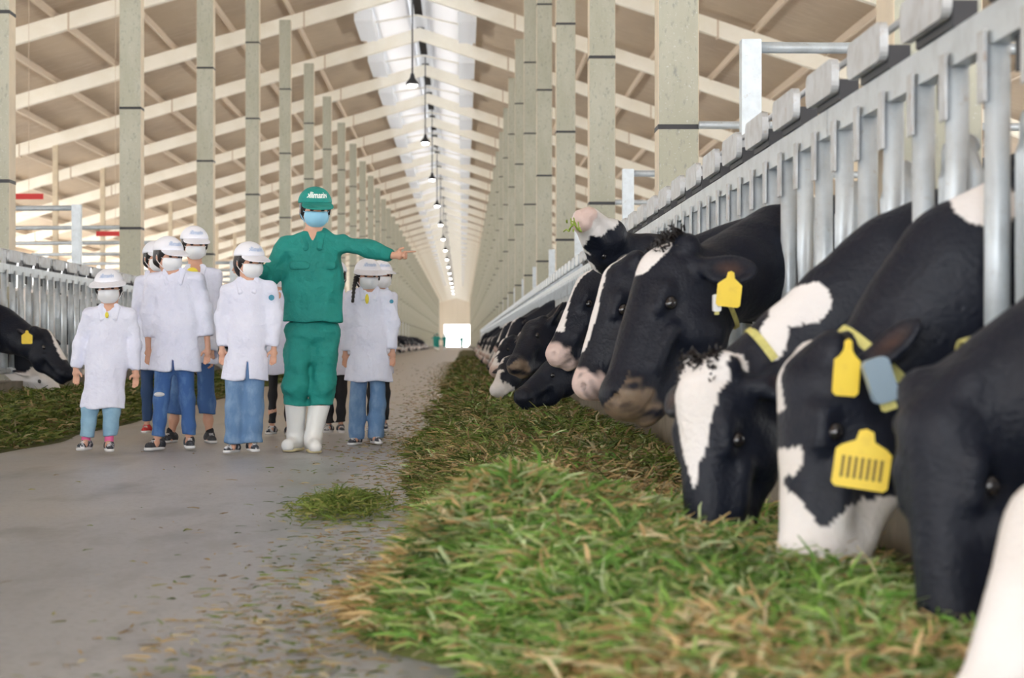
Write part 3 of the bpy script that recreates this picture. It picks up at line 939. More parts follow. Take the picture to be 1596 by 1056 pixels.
        # trunk
        V.ell((sh + .10, 0, .98), (.30, .24, .38), .12)
        V.cap((sh + .12, 0, 1.28), (sh + .20, 0, 1.30), .09, .09, .1)
        V.cap((sh + .15, 0, .95), (sh + 1.25, 0, .93), .33, .36, .12, ((0, 1, 0), .78))
        V.cap((sh + .2, 0, 1.27), (sh + 1.5, 0, 1.30), .07, .09, .1)
        V.ell((sh + 1.50, 0, 1.06), (.28, .25, .31), .12)
        V.cap((sh + 1.45, -.17, 1.28), (sh + 1.45, .17, 1.28), .07, None, .08)
        V.cap((sh + 1.76, -.09, 1.20), (sh + 1.76, .09, 1.20), .07, None, .08)
        V.ell((sh + 1.25, 0, .62), (.2, .15, .14), .06)
        rnd = random.Random(seed)
        for sy in (-1, 1):
            j = rnd.uniform(-.06, .06)
            V.cap((sh + .12, .14 * sy, .95), (sh + .10, .15 * sy, .72), .13, .095, .08)
            V.cap((sh + .10, .17 * sy, .72), (sh + .08 + j, .16 * sy, .42), .085, .052, .05)
            V.cap((sh + .08 + j, .16 * sy, .42), (sh + .10 + j, .15 * sy, .14), .048, .036, .03)
            V.cap((sh + .10 + j, .15 * sy, .14), (sh + .06 + j, .15 * sy, .05), .042, .048, .03)
            V.ell((sh + .04 + j, .15 * sy, .035), (.07, .052, .045), .015)
            V.cap((sh + 1.50, .14 * sy, 1.02), (sh + 1.32, .16 * sy, .74), .17, .12, .08)
            V.cap((sh + 1.32, .16 * sy, .74), (sh + 1.62 + j, .18 * sy, .52), .11, .055, .05)
            V.cap((sh + 1.62 + j, .18 * sy, .52), (sh + 1.56 + j, .17 * sy, .14), .045, .036, .03)
            V.cap((sh + 1.56 + j, .17 * sy, .14), (sh + 1.51 + j, .17 * sy, .05), .042, .048, .03)
            V.ell((sh + 1.49 + j, .17 * sy, .035), (.07, .052, .045), .015)
        V.cap((sh + 1.84, 0, 1.24), (sh + 1.93, 0, .95), .035, .025, .03)
        V.cap((sh + 1.93, 0, .95), (sh + 1.92, 0, .55), .02, .018, .02)
        V.ell((sh + 1.92, 0, .46), (.04, .04, .11), .02)
        def col(W):
            X, Y, Z = W[:, 0], W[:, 1], W[:, 2]
            nz = wav(X, Y * 1.2, Z, 2.6, seed * 7 + 1)
            wm = (nz > (1 - 2 * white_body) * .8).astype(float)
            wm = np.where(Z < .42, 1.0, wm)
            rel = (W - P) / k
            a, b, c = rel @ u, rel @ v / tk, rel @ wv / tk
            headneck = X < sh - .25
            wm = np.where(headneck & (not white_head), 0.0, wm)
            if neckpatch is not None:
                for q in neckpatch:
                    dd = np.linalg.norm((W - s.loc(q[0])) / np.array(q[1]), axis=1) + .22 * wav(X, Y, Z, 15, seed)
                    wm = np.where(dd < 1, 1, wm)
            ishead = (a > -.06) & (np.abs(c) < .135) & (a < .64) & (b > -.32) & (b < .12)
            jit = .012 * wav(X, Y, Z, 30, seed + 3)
            if face == 'white':
                m = ishead & ((a > .02))
                eyep = (np.sqrt(((a - .19) / .11) ** 2 + ((b + .08) / .08) ** 2 + ((np.abs(c) - .1) / .1) ** 2) < 1)
                wm = np.where(m, 1, wm); wm = np.where(m & eyep & (not white_head), 0, wm)
            elif face == 'half':      # black eye patch with a tongue down the cheek, white muzzle, jaw and blaze
                m = ishead
                blk_t = np.abs(b + .075) < (.43 - a) * .62 + jit
                whit = (a > .43 + jit) | ((b > -.015 + jit) & (a > .25)) | ((b < -.125 + jit) & (a > .34 + (b + .13) * .55)) | ((a > .32) & ~blk_t)
                tongue = blk_t & (a > .3) & (a < .43) & (b < -.02)
                blz = (np.abs(c + .01) < blaze + jit) & (b > -.09) & (a < .16)
                wm = np.where(m, (whit & ~tongue) | blz, wm)
            else:
                blz = ishead & (np.abs(c - .0) < (blaze * (1 + .5 * np.sin(a * 14 + seed))) + jit * .7) & (b > -.07) & (a < .40) if blaze > 0 else np.zeros(len(W), bool)
                if blaze_end: blz = ishead & (np.abs(c - .012) < blaze * 1.15 * np.clip(1.1 - a / blaze_end, 0, 1) + jit * .6) & (b > -.075)
                wm = np.where(blz, 1, wm)
                if star:
                    wm = np.where(ishead & (np.sqrt(((a - .05) / .085) ** 2 + ((c - .01) / .05) ** 2) + jit * 6 < 1) & (b > -.08), 1, wm)
            C = BLACK[None] * (1 - wm[:, None]) + WHITE[None] * wm[:, None]
            if muzzle != 'black':
                mc = {'pink': PINK, 'white': WHITE, 'brown': BROWN}[muzzle]
                t = np.clip(((a - (.455 if muzzle != 'white' else .38)) + jit * 3.5) / .03, 0, 1) * ishead
                if muzzle == 'pink': t = np.clip(t - np.clip(wav(X, Y, Z, 34, seed + 2) - .35, 0, 1) * 1.6, 0, 1)
                if muzzle == 'brown': t = t * np.clip(1.0 + 1.2 * wav(X, Y, Z, 40, 5), 0, 1) * (b < -.06)
                C = C * (1 - t[:, None]) + mc[None] * t[:, None]
            # inner ear
            for (b0, d, a2, a3, cc) in s.ears:
                q = W - cc
                t = np.clip(1 - np.sqrt(((q @ d - .02) / .07) ** 2 + ((q @ a2) / .036) ** 2), 0, 1) * ((q @ a3) > .0) * (np.abs(q @ a3) < .05)
                C = C * (1 - .6 * t[:, None]) + np.array((.10, .05, .035)) * .6 * t[:, None]
            dirt = np.clip(.5 + wav(X, Y, Z, 7, seed + 9), 0, 1)[:, None] * wm[:, None] * .25 * (Z < .6)[:, None]
            C = C * (1 - dirt) + np.array((.40, .30, .18)) * dirt
            hoof = Z < .05
            C = np.where(hoof[:, None], np.array((.10, .08, .06)), C)
            return C
        s.root = empty('cow', tuple(s.origin), 0 if side > 0 else math.pi)
        me = V.mesh('body', h, col, post=lambda F_, X, Y, Z: F_ + .0022 * wav(X, Y, Z, 22, seed), smooth=1)
        link('body', me, 'cow', s.root)
        if eyes:
            for sw in (-1, 1):
                v2 = Vol(); v2.ell(F(.200, -.060, .084 * sw), np.array((.023, .020, .019)) * k, .005, rot)
                link('eye', v2.mesh('eye', .004), 'eye', s.root)
        tag(s.root, label, 'cow', group)
    def loc(s, p):
        p = np.asarray(p, float) - s.origin
        if s.side < 0: p = np.array((-p[0], -p[1], p[2]))
        return p
    def tuft(s, amp=1.0):
        rng = np.random.RandomState(3)
        V = []; Q = []
        for i in range(500):
            b0 = s.F(rng.uniform(-.05, .07), rng.uniform(-.035, -.0), rng.uniform(-.06, .06))
            d = nrm(s.v * 1.0 + s.u * rng.normal(.2, .6) + s.w * rng.normal(0, .5)); sd_ = nrm(np.cross(d, rng.normal(size=3)))
            l = .05 * amp * rng.uniform(.5, 1.2); w_ = .004
            c = nrm(np.cross(d, sd_)) * l * .4
            p = [b0 - sd_ * w_, b0 + sd_ * w_, b0 + d * l * .6 + sd_ * w_, b0 + d * l * .6 - sd_ * w_, b0 + d * l * .8 + c + sd_ * w_ * .3, b0 + d * l * .8 + c - sd_ * w_ * .3]
            n = len(V); V += p; Q += [(n, n + 1, n + 2, n + 3), (n + 3, n + 2, n + 4, n + 5)]
        link('forelock', mesh_np('forelock', V, Q), 'hair', s.root)
    def ear_tag(s, p, hgt, rot=0.0, yaw=0.0, lines=0, wd=.8):
        """yellow flag tag facing the camera at a world point (its centre)"""
        q = s.loc(p)
        w_ = hgt * wd
        poly = [(-w_ / 2, -hgt / 2 + .008), (-w_ / 2 + .008, -hgt / 2), (w_ / 2 - .008, -hgt / 2), (w_ / 2, -hgt / 2 + .008), (w_ / 2, hgt * .12), (w_ / 2 - .012, hgt * .2),
                (w_ * .17, hgt * .30), (w_ * .13, hgt * .46), (0, hgt * .5), (-w_ * .13, hgt * .46), (-w_ * .17, hgt * .30), (-w_ / 2 + .012, hgt * .2), (-w_ / 2, hgt * .12)]
        mt = Matrix.Translation(Vector(q)) @ Matrix.Rotation(R(yaw) + (0 if s.side > 0 else math.pi), 4, 'Z') @ Matrix.Rotation(R(rot), 4, 'Y')
        b = MB(); b.prism(poly, -.0015, .0015, mt)
        o = b.build('ear_tag', 'tag', s.root); o['label'] = 'yellow plastic ear tag'
        b = MB()
        b.tube([mt @ Vector((0, -.006, hgt * .42)), mt @ Vector((0, .012, hgt * .42))], .008, 10)
        b.build('tag_button', 'tag', o)
        if lines:
            b = MB()
            for j in range(lines):
                x = (-.5 + (j + .5) / lines) * w_ * .8
                b.box(x - w_ * .03, x + w_ * .03, -.0025, -.0016, -hgt * .34, hgt * .02, mt)
            b.build('tag_marks', 'ink', o)
    def collar(s, t, w_=.02, dr=.012, extra=1.0, tilt=0.0):
        pts = s.npts
        x = t * (len(pts) - 1); i = int(x); f = x - i
        (a, r, fl), (b, r2, fl2) = pts[i], pts[min(i + 1, len(pts) - 1)]
        c = a + (b - a) * f; rr = (r + (r2 - r) * f) * extra + dr; ff = fl + (fl2 - fl) * f
        d = nrm(b - a); y = np.array((0, 1.0, 0)); n = nrm(np.cross(d, y))
        d = nrm(d + n * tilt); n = nrm(np.cross(d, y))
        N = 40; V = []; Q = []
        for k_ in range(N):
            th = 2 * math.pi * k_ / N
            e = n * math.cos(th) * rr + y * math.sin(th) * (rr * ff + .006)
            en = nrm(e) * .003
            for dd, oo in ((-w_, -1), (w_, -1), (w_, 1), (-w_, 1)):
                V.append(c + e + d * dd + en * oo)
        for k_ in range(N):
            k2 = (k_ + 1) % N
            for j in range(4):
                Q.append((k_ * 4 + j, k_ * 4 + (j + 1) % 4, k2 * 4 + (j + 1) % 4, k2 * 4 + j))
        link('collar', mesh_np('collar', V, Q, False), 'collar', s.root)
    def transponder(s, p, size, rot=0, m='transp'):
        q = s.loc(p)
        mt = Matrix.Translation(Vector(q)) @ Matrix.Rotation(R(rot), 4, 'Y')
        b = MB(); hw, hh = size[0] / 2, size[1] / 2
        b.prism(round_rect(size[0], size[1], min(hw, hh) * .5), -.018, .018, mt)
        o = b.build('transponder', m, s.root)
        b = MB(); b.prism(round_rect(size[0] * .55, size[1] * .22, .004, 3, 0, -hh - size[1] * .08), -.012, .012, mt); b.build('buckle', 'collar', o)
def pwl(px, py, d): return pw(px, py, d)

# nearest: white faced cow cut by the frame corner
c = Cow(1, 3.15, pw(1630, 745, 3.05), pw(1440, 1105, 2.90), 'white faced cow cut off by the bottom right corner of the frame', roll=0, face='white', white_head=True, seed=11, h=.012, white_body=.8, shift=.66)
# second: black head hanging straight down, yellow collar
c = Cow(1, 3.85, pw(1452, 600, 3.80), pw(1430, 1030, 3.66), 'black cow at the right edge with its head straight down and a yellow collar', roll=40, blaze=0, seed=3, h=.010, white_body=.2, shift=.62, ear=(-.2, 1.6), neckz=.60, thick=1.2, fardir=(.7, .3, .2))
c.collar(.05, .014, .012, 1.22)
# third: black and white face, two tags
c = Cow(1, 4.50, pw(1252, 548, 4.50), pw(1180, 895, 4.36), 'black and white faced cow with two yellow ear tags and a blue grey transponder', roll=10, face='half', blaze=.022, seed=5, h=.009, white_body=.25, shift=.60, neckz=.84, ear=(.35, .45),
        neckpatch=[(pw(1540, 315, 4.4), (.07, .3, .06))], thick=1.3, neardir=(.42, -.42, .38))
c.ear_tag(pw(1320, 572, 4.34), .13, 4, wd=.46)
c.ear_tag(pw(1345, 715, 4.14), .13, 8, yaw=-10, lines=7, wd=.92)
c.collar(.05, .012, .012, 1.12)
c.transponder(pw(1372, 592, 4.24), (.058, .10), -18)
# fourth: bowed head with wide white blaze
c = Cow(1, 5.19, pw(1088, 574, 5.13), pw(1058, 880, 4.98), 'black cow with a wide white blaze and its nose buried in the bright green feed', roll=36, blaze=.062, blaze_end=.34, seed=8, h=.009, white_body=.3, shift=.62, neckz=.86, ear=(-.1, .9), thick=1.25,
        neckpatch=[(pw(1243, 470, 5.04), (.11, .2, .085)), (pw(1213, 510, 5.04), (.055, .16, .085))])
c.tuft(.6)
c.collar(.10, .011, .012, 1.0)
# fifth: the large black head in focus
c = Cow(1, 7.26, pw(1035, 385, 6.98), pw(908, 612, 6.72), 'large black cow head with curly forelock, white star and one yellow ear tag', roll=10, blaze=0, star=1, muzzle='brown', seed=14, h=.008, white_body=.1, shift=.60, neckz=1.02, ear=(.15, .75), lift=.1, thick=1.25)
c.tuft(1.2)
c.ear_tag(pw(1137, 450, 6.66), .125, 6, wd=.68)
c.collar(.03, .012, .012, 1.18, .1)
c.transponder(pw(1117, 472, 6.70), (.028, .06), 0, 'whitep')
# sixth: behind it, pink muzzle
c = Cow(1, 7.98, pw(968, 405, 7.9), pw(872, 600, 7.75), 'black cow with a white eye spot and pink muzzle, just behind the large black head', roll=12, blaze=.02, muzzle='pink', seed=17, h=.010, white_body=.4, shift=.62, neckz=1.02,
        neckpatch=[(pw(905, 468, 7.8), (.02, .2, .03))])
# seventh: white nose
c = Cow(1, 10.0, pw(922, 422, 9.95), pw(836, 548, 9.75), 'black cow with white and pink nose, third head behind the large black one', roll=10, blaze=.028, muzzle='pink', seed=21, h=.012, white_body=.4, shift=.62, neckz=1.05)
# eighth: nose raised
c = Cow(1, 9.33, pw(938, 422, 9.3), pw(880, 352, 9.0), 'cow with a white throat lifting its pink nose high above the others', roll=-5, face='half', blaze=.06, muzzle='pink', seed=25, h=.012, white_body=.3, shift=.62, neckz=1.02)
b = MB()
rr = random.Random(2)
for i in range(14):
    p = pw(893 + rr.uniform(-10, 12), 352 + rr.uniform(-5, 10), 8.93); q = p + np.array((rr.uniform(-.05, .05), rr.uniform(-.03, .03), rr.uniform(-.02, .05)))
    b.tube([tuple(p), tuple((p + q) / 2 + np.array((0, 0, .01))), tuple(q)], .0035, 4)
gm = mat('fresh stalk green', (.30, .42, .06), .6)
tag(b.build('grass_wisp', gm), 'wisp of green grass hanging from the raised pink muzzle', 'grass')
# ninth onwards
c = Cow(1, 13.4, pw(832, 500, 13.3), pw(783, 560, 12.9), 'small black cow head turned aside with one pricked black ear', roll=10, blaze=0, seed=31, h=.014, white_body=.4, neckz=.98, ear=(-.7, -.3), muzzle='brown')
c = Cow(1, 12.7, pw(868, 560, 12.5), pw(797, 604, 12.2), 'low black cow head reaching sideways over the feed', roll=10, blaze=0, seed=33, h=.014, white_body=.4, neckz=.86)
c = Cow(1, 16.2, pw(792, 556, 16.0), pw(760, 602, 15.7), 'cow with white lower face resting on the dark feed heap', roll=20, face='half', blaze=.03, seed=36, h=.016, white_body=.5, muzzle='white')
c = Cow(1, 18.3, pw(790, 527, 18.1), pw(757, 574, 17.8), 'black and white cow head with pale nose behind the small black one', roll=10, face='half', blaze=.03, seed=38, h=.018, white_body=.5, muzzle='pink')
# left row
c = Cow(-1, 18.0, pw(66, 512, 17.85), pw(122, 575, 17.6), 'black cow at the left edge with a yellow ear tag and narrow white blaze', roll=10, blaze=.025, seed=41, h=.014, white_body=.55, neckz=.85, shift=.64)
c.ear_tag(pw(42, 525, 17.55), .125, 0, wd=.8)
c = Cow(-1, 18.76, pw(58, 572, 18.7), pw(112, 612, 18.4), 'white faced cow with its head low beneath the black cow, behind the left heap', roll=10, face='white', seed=43, h=.016, white_body=.72, neckz=.62, shift=.64, white_head=True)

# far copies
def free(y, side):
    """snap to a headlock opening that is clear of columns and frame posts"""
    base, ph1, ph2 = (C0, 6.8, 10.8) if side > 0 else (18.07, 3.7, 15.6)
    k = round((y - base) / SP)
    for j in (0, 1, -1, 2):
        q = base + SP * (k + j)
        if all(abs((q - p + 4) % 8 - 4) > .5 for p in (ph1, ph2)): return q
    return q
protos = []
for i, (pz, nz, fc, wb) in enumerate([(.62, .20, 'black', .35), (.85, .42, 'half', .55), (1.02, .62, 'black', .4), (.70, .30, 'white', .7)]):
    yy = free([20.4, 22.4, 24.5, 26.6][i], 1)
    c = Cow(1, yy, (BR - .50, yy, pz), (BR - .78, yy - .1, nz), 'distant black and white cow feeding in the right row', 'distant cows in the right row', roll=8, face=fc, blaze=.03, muzzle='pink' if i else 'black', seed=50 + i, h=.026, white_body=wb, eyes=False)
    protos.append(c.root)
rr = random.Random(9)
for i in range(26):
    y = free(29.5 + 1.9 * i + rr.uniform(-.3, .3), 1)
    o = copy_tree(protos[rr.randrange(4)]); o.location.y = y
for i in range(72):
    y = free(22.5 + 2.6 * i + rr.uniform(-.5, .5), -1)
    o = copy_tree(protos[rr.randrange(4)]); o.location = (BL, y, 0); o.rotation_euler.z = math.pi
    o['label'] = 'distant black and white cow feeding in the left row'; o['group'] = 'distant cows in the left row'
# ------------------------------------------------------------------ people
def person(label, d, cx, top, foot, head, yaw, sh, el, wr, hand_dir, hip, kn, an, outfit, group=None, hr=None, tilt=0, hands=(None, None), roll=0):
    """all positions are pixels of the photograph, turned into metres at the distance d (third value: metres further away)"""
    s = FPX / d
    org = np.array(((cx - VX) / s, d, 0.0))
    J = lambda p: np.array(((p[0] - cx) / s, p[2] if len(p) > 2 else 0.0, max(0.0, CAMZ - (p[1] - HY) / s)))
    root = empty('person', tuple(org)); tag(root, label, 'person', group)
    O = outfit
    H = J(head); hr = hr or .105
    hx = hr
    # head frame
    cy, sy = math.cos(R(yaw)), math.sin(R(yaw))
    fw = nrm((sy, -cy, -math.sin(R(tilt)))); rt = nrm(np.cross(fw, (0, 0, 1))) * 1.0; up = np.cross(rt, fw)
    up = nrm(up + rt * math.tan(R(roll))); rt = nrm(np.cross(fw, up))
    G = lambda x, y, z: H + (x * rt + y * fw + z * up) * hr      # right, forward, up in head radii
    rot = [rt, fw, up]
    S = [J(p) for p in sh]; E = [J(p) for p in el]; W = [J(p) for p in wr]; HP = [J(p) for p in hip]; K = [J(p) for p in kn]; A = [J(p) for p in an]
    mS = (S[0] + S[1]) / 2; mH = (HP[0] + HP[1]) / 2
    sw = np.linalg.norm(S[1] - S[0]); t = sw
    g = O.get('g', 1.0)                                  # limb girth
    # ---- body
    V = Vol()
    V.ell(G(0, -.08, .12), np.array((.78, .98, 1.0)) * hr, .02, rot)
    V.ell(G(0, .22, -.42), np.array((.60, .68, .62)) * hr, .03, rot)
    V.ell(G(0, .62, -.72), np.array((.28, .24, .22)) * hr, .02, rot)
    V.cap(G(0, .88, .05), G(0, 1.05, -.22), .09 * hr, .15 * hr, .015)
    for q in (-1, 1):
        V.ell(G(.80 * q, -.05, -.05), np.array((.09, .2, .3)) * hr, .01, rot)
        V.ell(G(.32 * q, .86, .02), np.array((.14, .10, .09)) * hr, .01, rot, True)
        V.cap(G(.15 * q, .90, .20), G(.5 * q, .78, .22), .06 * hr, None, .015)
    V.cap(G(-.2, .86, -.52), G(.2, .86, -.52), .04 * hr, None, .01, None, True)
    nb = mS + np.array((0, 0, .02))
    V.cap(G(0, -.15, -.5), nb + (0, -.01, 0), .42 * hr, .50 * hr, .03)
    V.cap(mS + (0, 0, -.03), mS * .45 + mH * .55, sw * .34, sw * .30, .05, ((0, 1, 0), .6))
    V.cap(S[0] * .9 + mS * .1, S[1] * .9 + mS * .1, sw * .105, None, .04)
    V.cap(mS * .4 + mH * .6, mH + (0, 0, .03), sw * .27, sw * .26, .04, ((0, 1, 0), .62))
    ar, fr = sw * .115 * g, sw * .085 * g
    for i in (0, 1):
        V.cap(S[i], E[i], ar * .92, ar * .85, .03)
        V.cap(E[i], W[i], ar * .85, fr * .72, .02)
        V.cap(HP[i], K[i], sw * .17 * g, sw * .115 * g, .03)
        V.cap(K[i], (K[i] + A[i]) / 2, sw * .115 * g, sw * .115 * g, .03)
        V.cap((K[i] + A[i]) / 2, A[i], sw * .115 * g, sw * .078 * g, .03)
        V.cap(A[i], A[i] + (0, -.05, -.02), sw * .085 * g, sw * .07, .02)
        # hand: palm, four fingers and a thumb
        hd = nrm((hand_dir[i][0], hand_dir[i][2] if len(hand_dir[i]) > 2 else 0, -hand_dir[i][1])) if hand_dir[i] else nrm(W[i] - E[i])
        hl = hr * (.78 if O.get('adult') else .74)
        curl = nrm((0, -1, 0) - hd * ((0, -1, 0) @ hd))
        lat = nrm(np.cross(hd, curl)); mid = 1 if i else -1
        if lat[0] * mid > 0: lat = -lat             # thumb side points to the body midline
        pc = W[i] + hd * hl * .5
        palmw = hl * .42
        V.cap(W[i], pc, hl * .20, hl * .24, .01)
        V.cap(pc - lat * palmw * .45, pc + lat * palmw * .45, hl * .17, None, .01)
        V.cap(W[i] + hd * hl * .3, pc + hd * hl * .30, hl * .22, hl * .20, .01)
        point = hands[i] == 'point'
        for f, (off, ln) in enumerate(((.48, .78), (.17, .88), (-.15, .80), (-.45, .62))):
            b0 = pc + hd * hl * .34 + lat * palmw * off * 1.25
            L_ = hl * ln
            rr_ = max(.0062, hl * .085)
            if point and f > 0:
                m1 = b0 + (hd * .5 + curl * .6) * L_ * .45; m2 = m1 + (-hd * .4 + curl * .5) * L_ * .35; m3 = m2 - hd * L_ * .2
            elif point:
                m1 = b0 + hd * L_ * .45; m2 = m1 + hd * L_ * .4; m3 = m2 + hd * L_ * .25
            else:
                c1 = .25 + .06 * f
                m1 = b0 + nrm(hd + curl * c1) * L_ * .45; m2 = m1 + nrm(hd + curl * (c1 + .4)) * L_ * .32; m3 = m2 + nrm(hd + curl * (c1 + .8)) * L_ * .2
            V.cap(b0, m1, rr_, rr_ * .95, .004); V.cap(m1, m2, rr_ * .95, rr_ * .88, .004); V.cap(m2, m3, rr_ * .88, rr_ * .8, .004)
        tb = W[i] + hd * hl * .32 + lat * palmw * .5
        t1 = tb + nrm(hd * .7 + lat * .75 + curl * .3) * hl * .38; t2 = t1 + nrm(hd + lat * .2 + curl * .3) * hl * .28
        V.cap(tb, t1, hl * .12, hl * .10, .006); V.cap(t1, t2, hl * .10, hl * .085, .006)
    link('body', V.mesh('body', .0062, smooth=1), 'skin', root)
    for q in (-1, 1):
        v = Vol(); v.ell(G(.32 * q, .80, .02), np.array((.13, .09, .07)) * hr, .002, rot); link('eye', v.mesh('eye', .004), 'eye', root)
    # ---- hair
    hv = Vol()
    hv.ell(G(0, -.16, .20), np.array((.90, 1.04, 1.02)) * hr, .02, rot)
    hv.ell(G(0, -.55, -.35), np.array((.74, .62, .75 if O.get('hair') else .5)) * hr, .04, rot)
    for q in (-1, 1): hv.cap(G(.78 * q, .25, .25), G(.82 * q, .15, -.25), .10 * hr, .07 * hr, .02)
    hv.ell(G(0, .95, -.45), np.array((.82, .85, .80)) * hr, .02, rot, True)
    if O.get('bun'): hv.ell(G(*O['bun']), np.array((.5, .5, .55)) * hr, .02)
    link('hair', hv.mesh('hair', .008, post=lambda F, X, Y, Z: F + .002 * wav(X, Y, Z, 60, 2)), 'hair', root)
    if O.get('braid'):
        bm = MB(); pts = [J(p) for p in O['braid']]
        n = 22; P_ = []; R_ = []
        for q in range(n + 1):
            f = q / n * (len(pts) - 1); j = min(int(f), len(pts) - 2); P_.append(tuple(pts[j] + (pts[j + 1] - pts[j]) * (f - j))); R_.append(.016 * (1 - .4 * q / n) * (1 + .25 * math.sin(q * 2.2)))
        bm.tube(P_, R_, 10); bm.build('braid', 'hair', root)
    # ---- cap: crown panel dome, brim, lettering
    cm = O.get('capmat', 'cap')
    cv = Vol(); cv.ell(G(0, -.10, .36), np.array((.98, 1.12, .96)) * hr, .01, rot)
    def cutcap(F, X, Y, Z):
        z = (X - H[0]) * up[0] + (Y - H[1]) * up[1] + (Z - H[2]) * up[2]
        y = (X - H[0]) * fw[0] + (Y - H[1]) * fw[1] + (Z - H[2]) * fw[2]
        return np.maximum(F + .0015 * wav(X, Y, Z, 40, 4), (.36 * hr + .10 * (y * (1 if not O.get('bonnet') else .5))) - z)
    co = link('cap', cv.mesh('cap', .006, post=cutcap), cm, root)
    bv = Vol()
    wide = 1.0 if not O.get('bonnet') else 1.35
    bc = G(0, .95, .36)
    bv.ell(bc, np.array((.95 * wide, 1.12, .60)) * hr, .002, rot)
    def cutbrim(F, X, Y, Z):
        x = ((X - H[0]) * rt[0] + (Y - H[1]) * rt[1] + (Z - H[2]) * rt[2]) / hr
        y = ((X - H[0]) * fw[0] + (Y - H[1]) * fw[1] + (Z - H[2]) * fw[2]) / hr
        z = ((X - H[0]) * up[0] + (Y - H[1]) * up[1] + (Z - H[2]) * up[2]) / hr
        surf = .47 - .24 * x * x / wide / wide - .30 * (y - .8)
        return np.maximum(np.maximum(F, (np.abs(z - surf) - .045) * hr * .8), (.30 - y) * hr)
    link('brim', bv.mesh('brim', .006, post=cutbrim), cm, co)
    fc = bpy.data.curves.new('lettering', 'FONT'); fc.body = 'vinamilk'; fc.size = hr * (.46 if O.get('adult') else .36); fc.extrude = .0008; fc.align_x = 'CENTER'; fc.align_y = 'CENTER'
    fc.offset = .0012
    fo = link('lettering', fc, O.get('lettermat', 'letterb'), co)
    # bend the words round the crown: convert to mesh
    dg = bpy.context.evaluated_depsgraph_get()
    me = bpy.data.meshes.new_from_object(fo.evaluated_get(dg)); bpy.data.objects.remove(fo)
    for v_ in me.vertices:
        a = v_.co.x / (hr * 1.05); zz = .86 * hr + v_.co.y
        rr_ = math.sqrt(max(0.01, 1 - ((zz - .36 * hr) / (.96 * hr)) ** 2))
        p = H + rt * (math.sin(a) * .995 * hr * rr_) + fw * (-.10 * hr + (math.cos(a) * 1.135 * hr * rr_) + .003 + v_.co.z) + up * zz
        v_.co = Vector(p)
    link('lettering', me, None, co)
    # ---- mask with ear loops
    mv = Vol(); mv.ell(G(0, .36, -.38), np.array((.72, .74, .68)) * hr, .01, rot)
    mv.ell(G(0, .98, -.22), np.array((.25, .22, .30)) * hr, .04, rot)
    def cutmask(F, X, Y, Z):
        y = ((X - H[0]) * fw[0] + (Y - H[1]) * fw[1] + (Z - H[2]) * fw[2]) / hr
        z = ((X - H[0]) * up[0] + (Y - H[1]) * up[1] + (Z - H[2]) * up[2]) / hr
        return np.maximum(np.maximum(F, (.40 - y) * hr), np.maximum((z + .06) * hr, (-1.02 - z) * hr))
    mo = link('mask', mv.mesh('mask', .006, post=cutmask), O.get('mask', 'mask'), root)
    lm_ = MB()
    for q in (-1, 1):
        lm_.tube([G(.66 * q, .5, -.15), G(.84 * q, .15, -.0), G(.88 * q, -.08, .05)], .0025, 5)
        lm_.tube([G(.66 * q, .5, -.72), G(.80 * q, .15, -.45), G(.86 * q, -.08, -.25)], .0025, 5)
    lm_.build('ear_loop', O.get('mask', 'mask'), mo)
    # ---- upper garment
    cmn = O.get('coat', 'coat')
    U = Vol()
    hz = CAMZ - (O['hem'] - HY) / s
    hemc = np.array(((O['hemx'] - cx) / s, mH[1], hz)); hw = O['hemw'] / s / 2
    cw = sw * O.get('cwk', .47)
    chest = mS + np.array((0, 0, -sw * .16))
    U.cap(chest, mS * .5 + hemc * .5 - (0, 0, 0), cw * .95, cw * .80 + hw * .15, .05, ((0, 1, 0), .60))
    U.cap(mS * .5 + hemc * .5, hemc + (0, 0, -.05), cw * .80 + hw * .15, hw, .05, ((0, 1, 0), .62))
    U.cap(S[0] * .96 + mS * .04, nb + (0, 0, .0), sw * .135, sw * .15, .04); U.cap(S[1] * .96 + mS * .04, nb, sw * .135, sw * .15, .04)
    U.cap(nb, nb + (0, 0, .02), .54 * hr, .50 * hr, .02)                       # collar band
    U.ell(G(0, .35, -1.05) * (1, 1, 1), np.array((.34, .5, .20)) * hr, .01, rot, True)
    cr_ = O.get('cuff', (.97, .97))
    for i in (0, 1):
        e2 = E[i] + (W[i] - E[i]) * cr_[i]
        r0, r1, r2 = [sw * q for q in O.get('slv', (.165, .15, .135))]
        U.cap(S[i], E[i], r0, r1, .035); U.cap(E[i], e2 - nrm(e2 - E[i]) * r2 * .6, r1, r2, .03)
        dd = nrm(e2 - E[i])
        U.cap(e2 - dd * r2 * .5, e2, r2 * .86, r2 * .70, .01)
    if O.get('vneck'): U.cap(nb + (0, -.09, .06), mS + (0, -sw * .34, -.055), .036, .010, .006, None, True)
    sl = O.get('slit')
    seed = int(abs(cx)) % 50
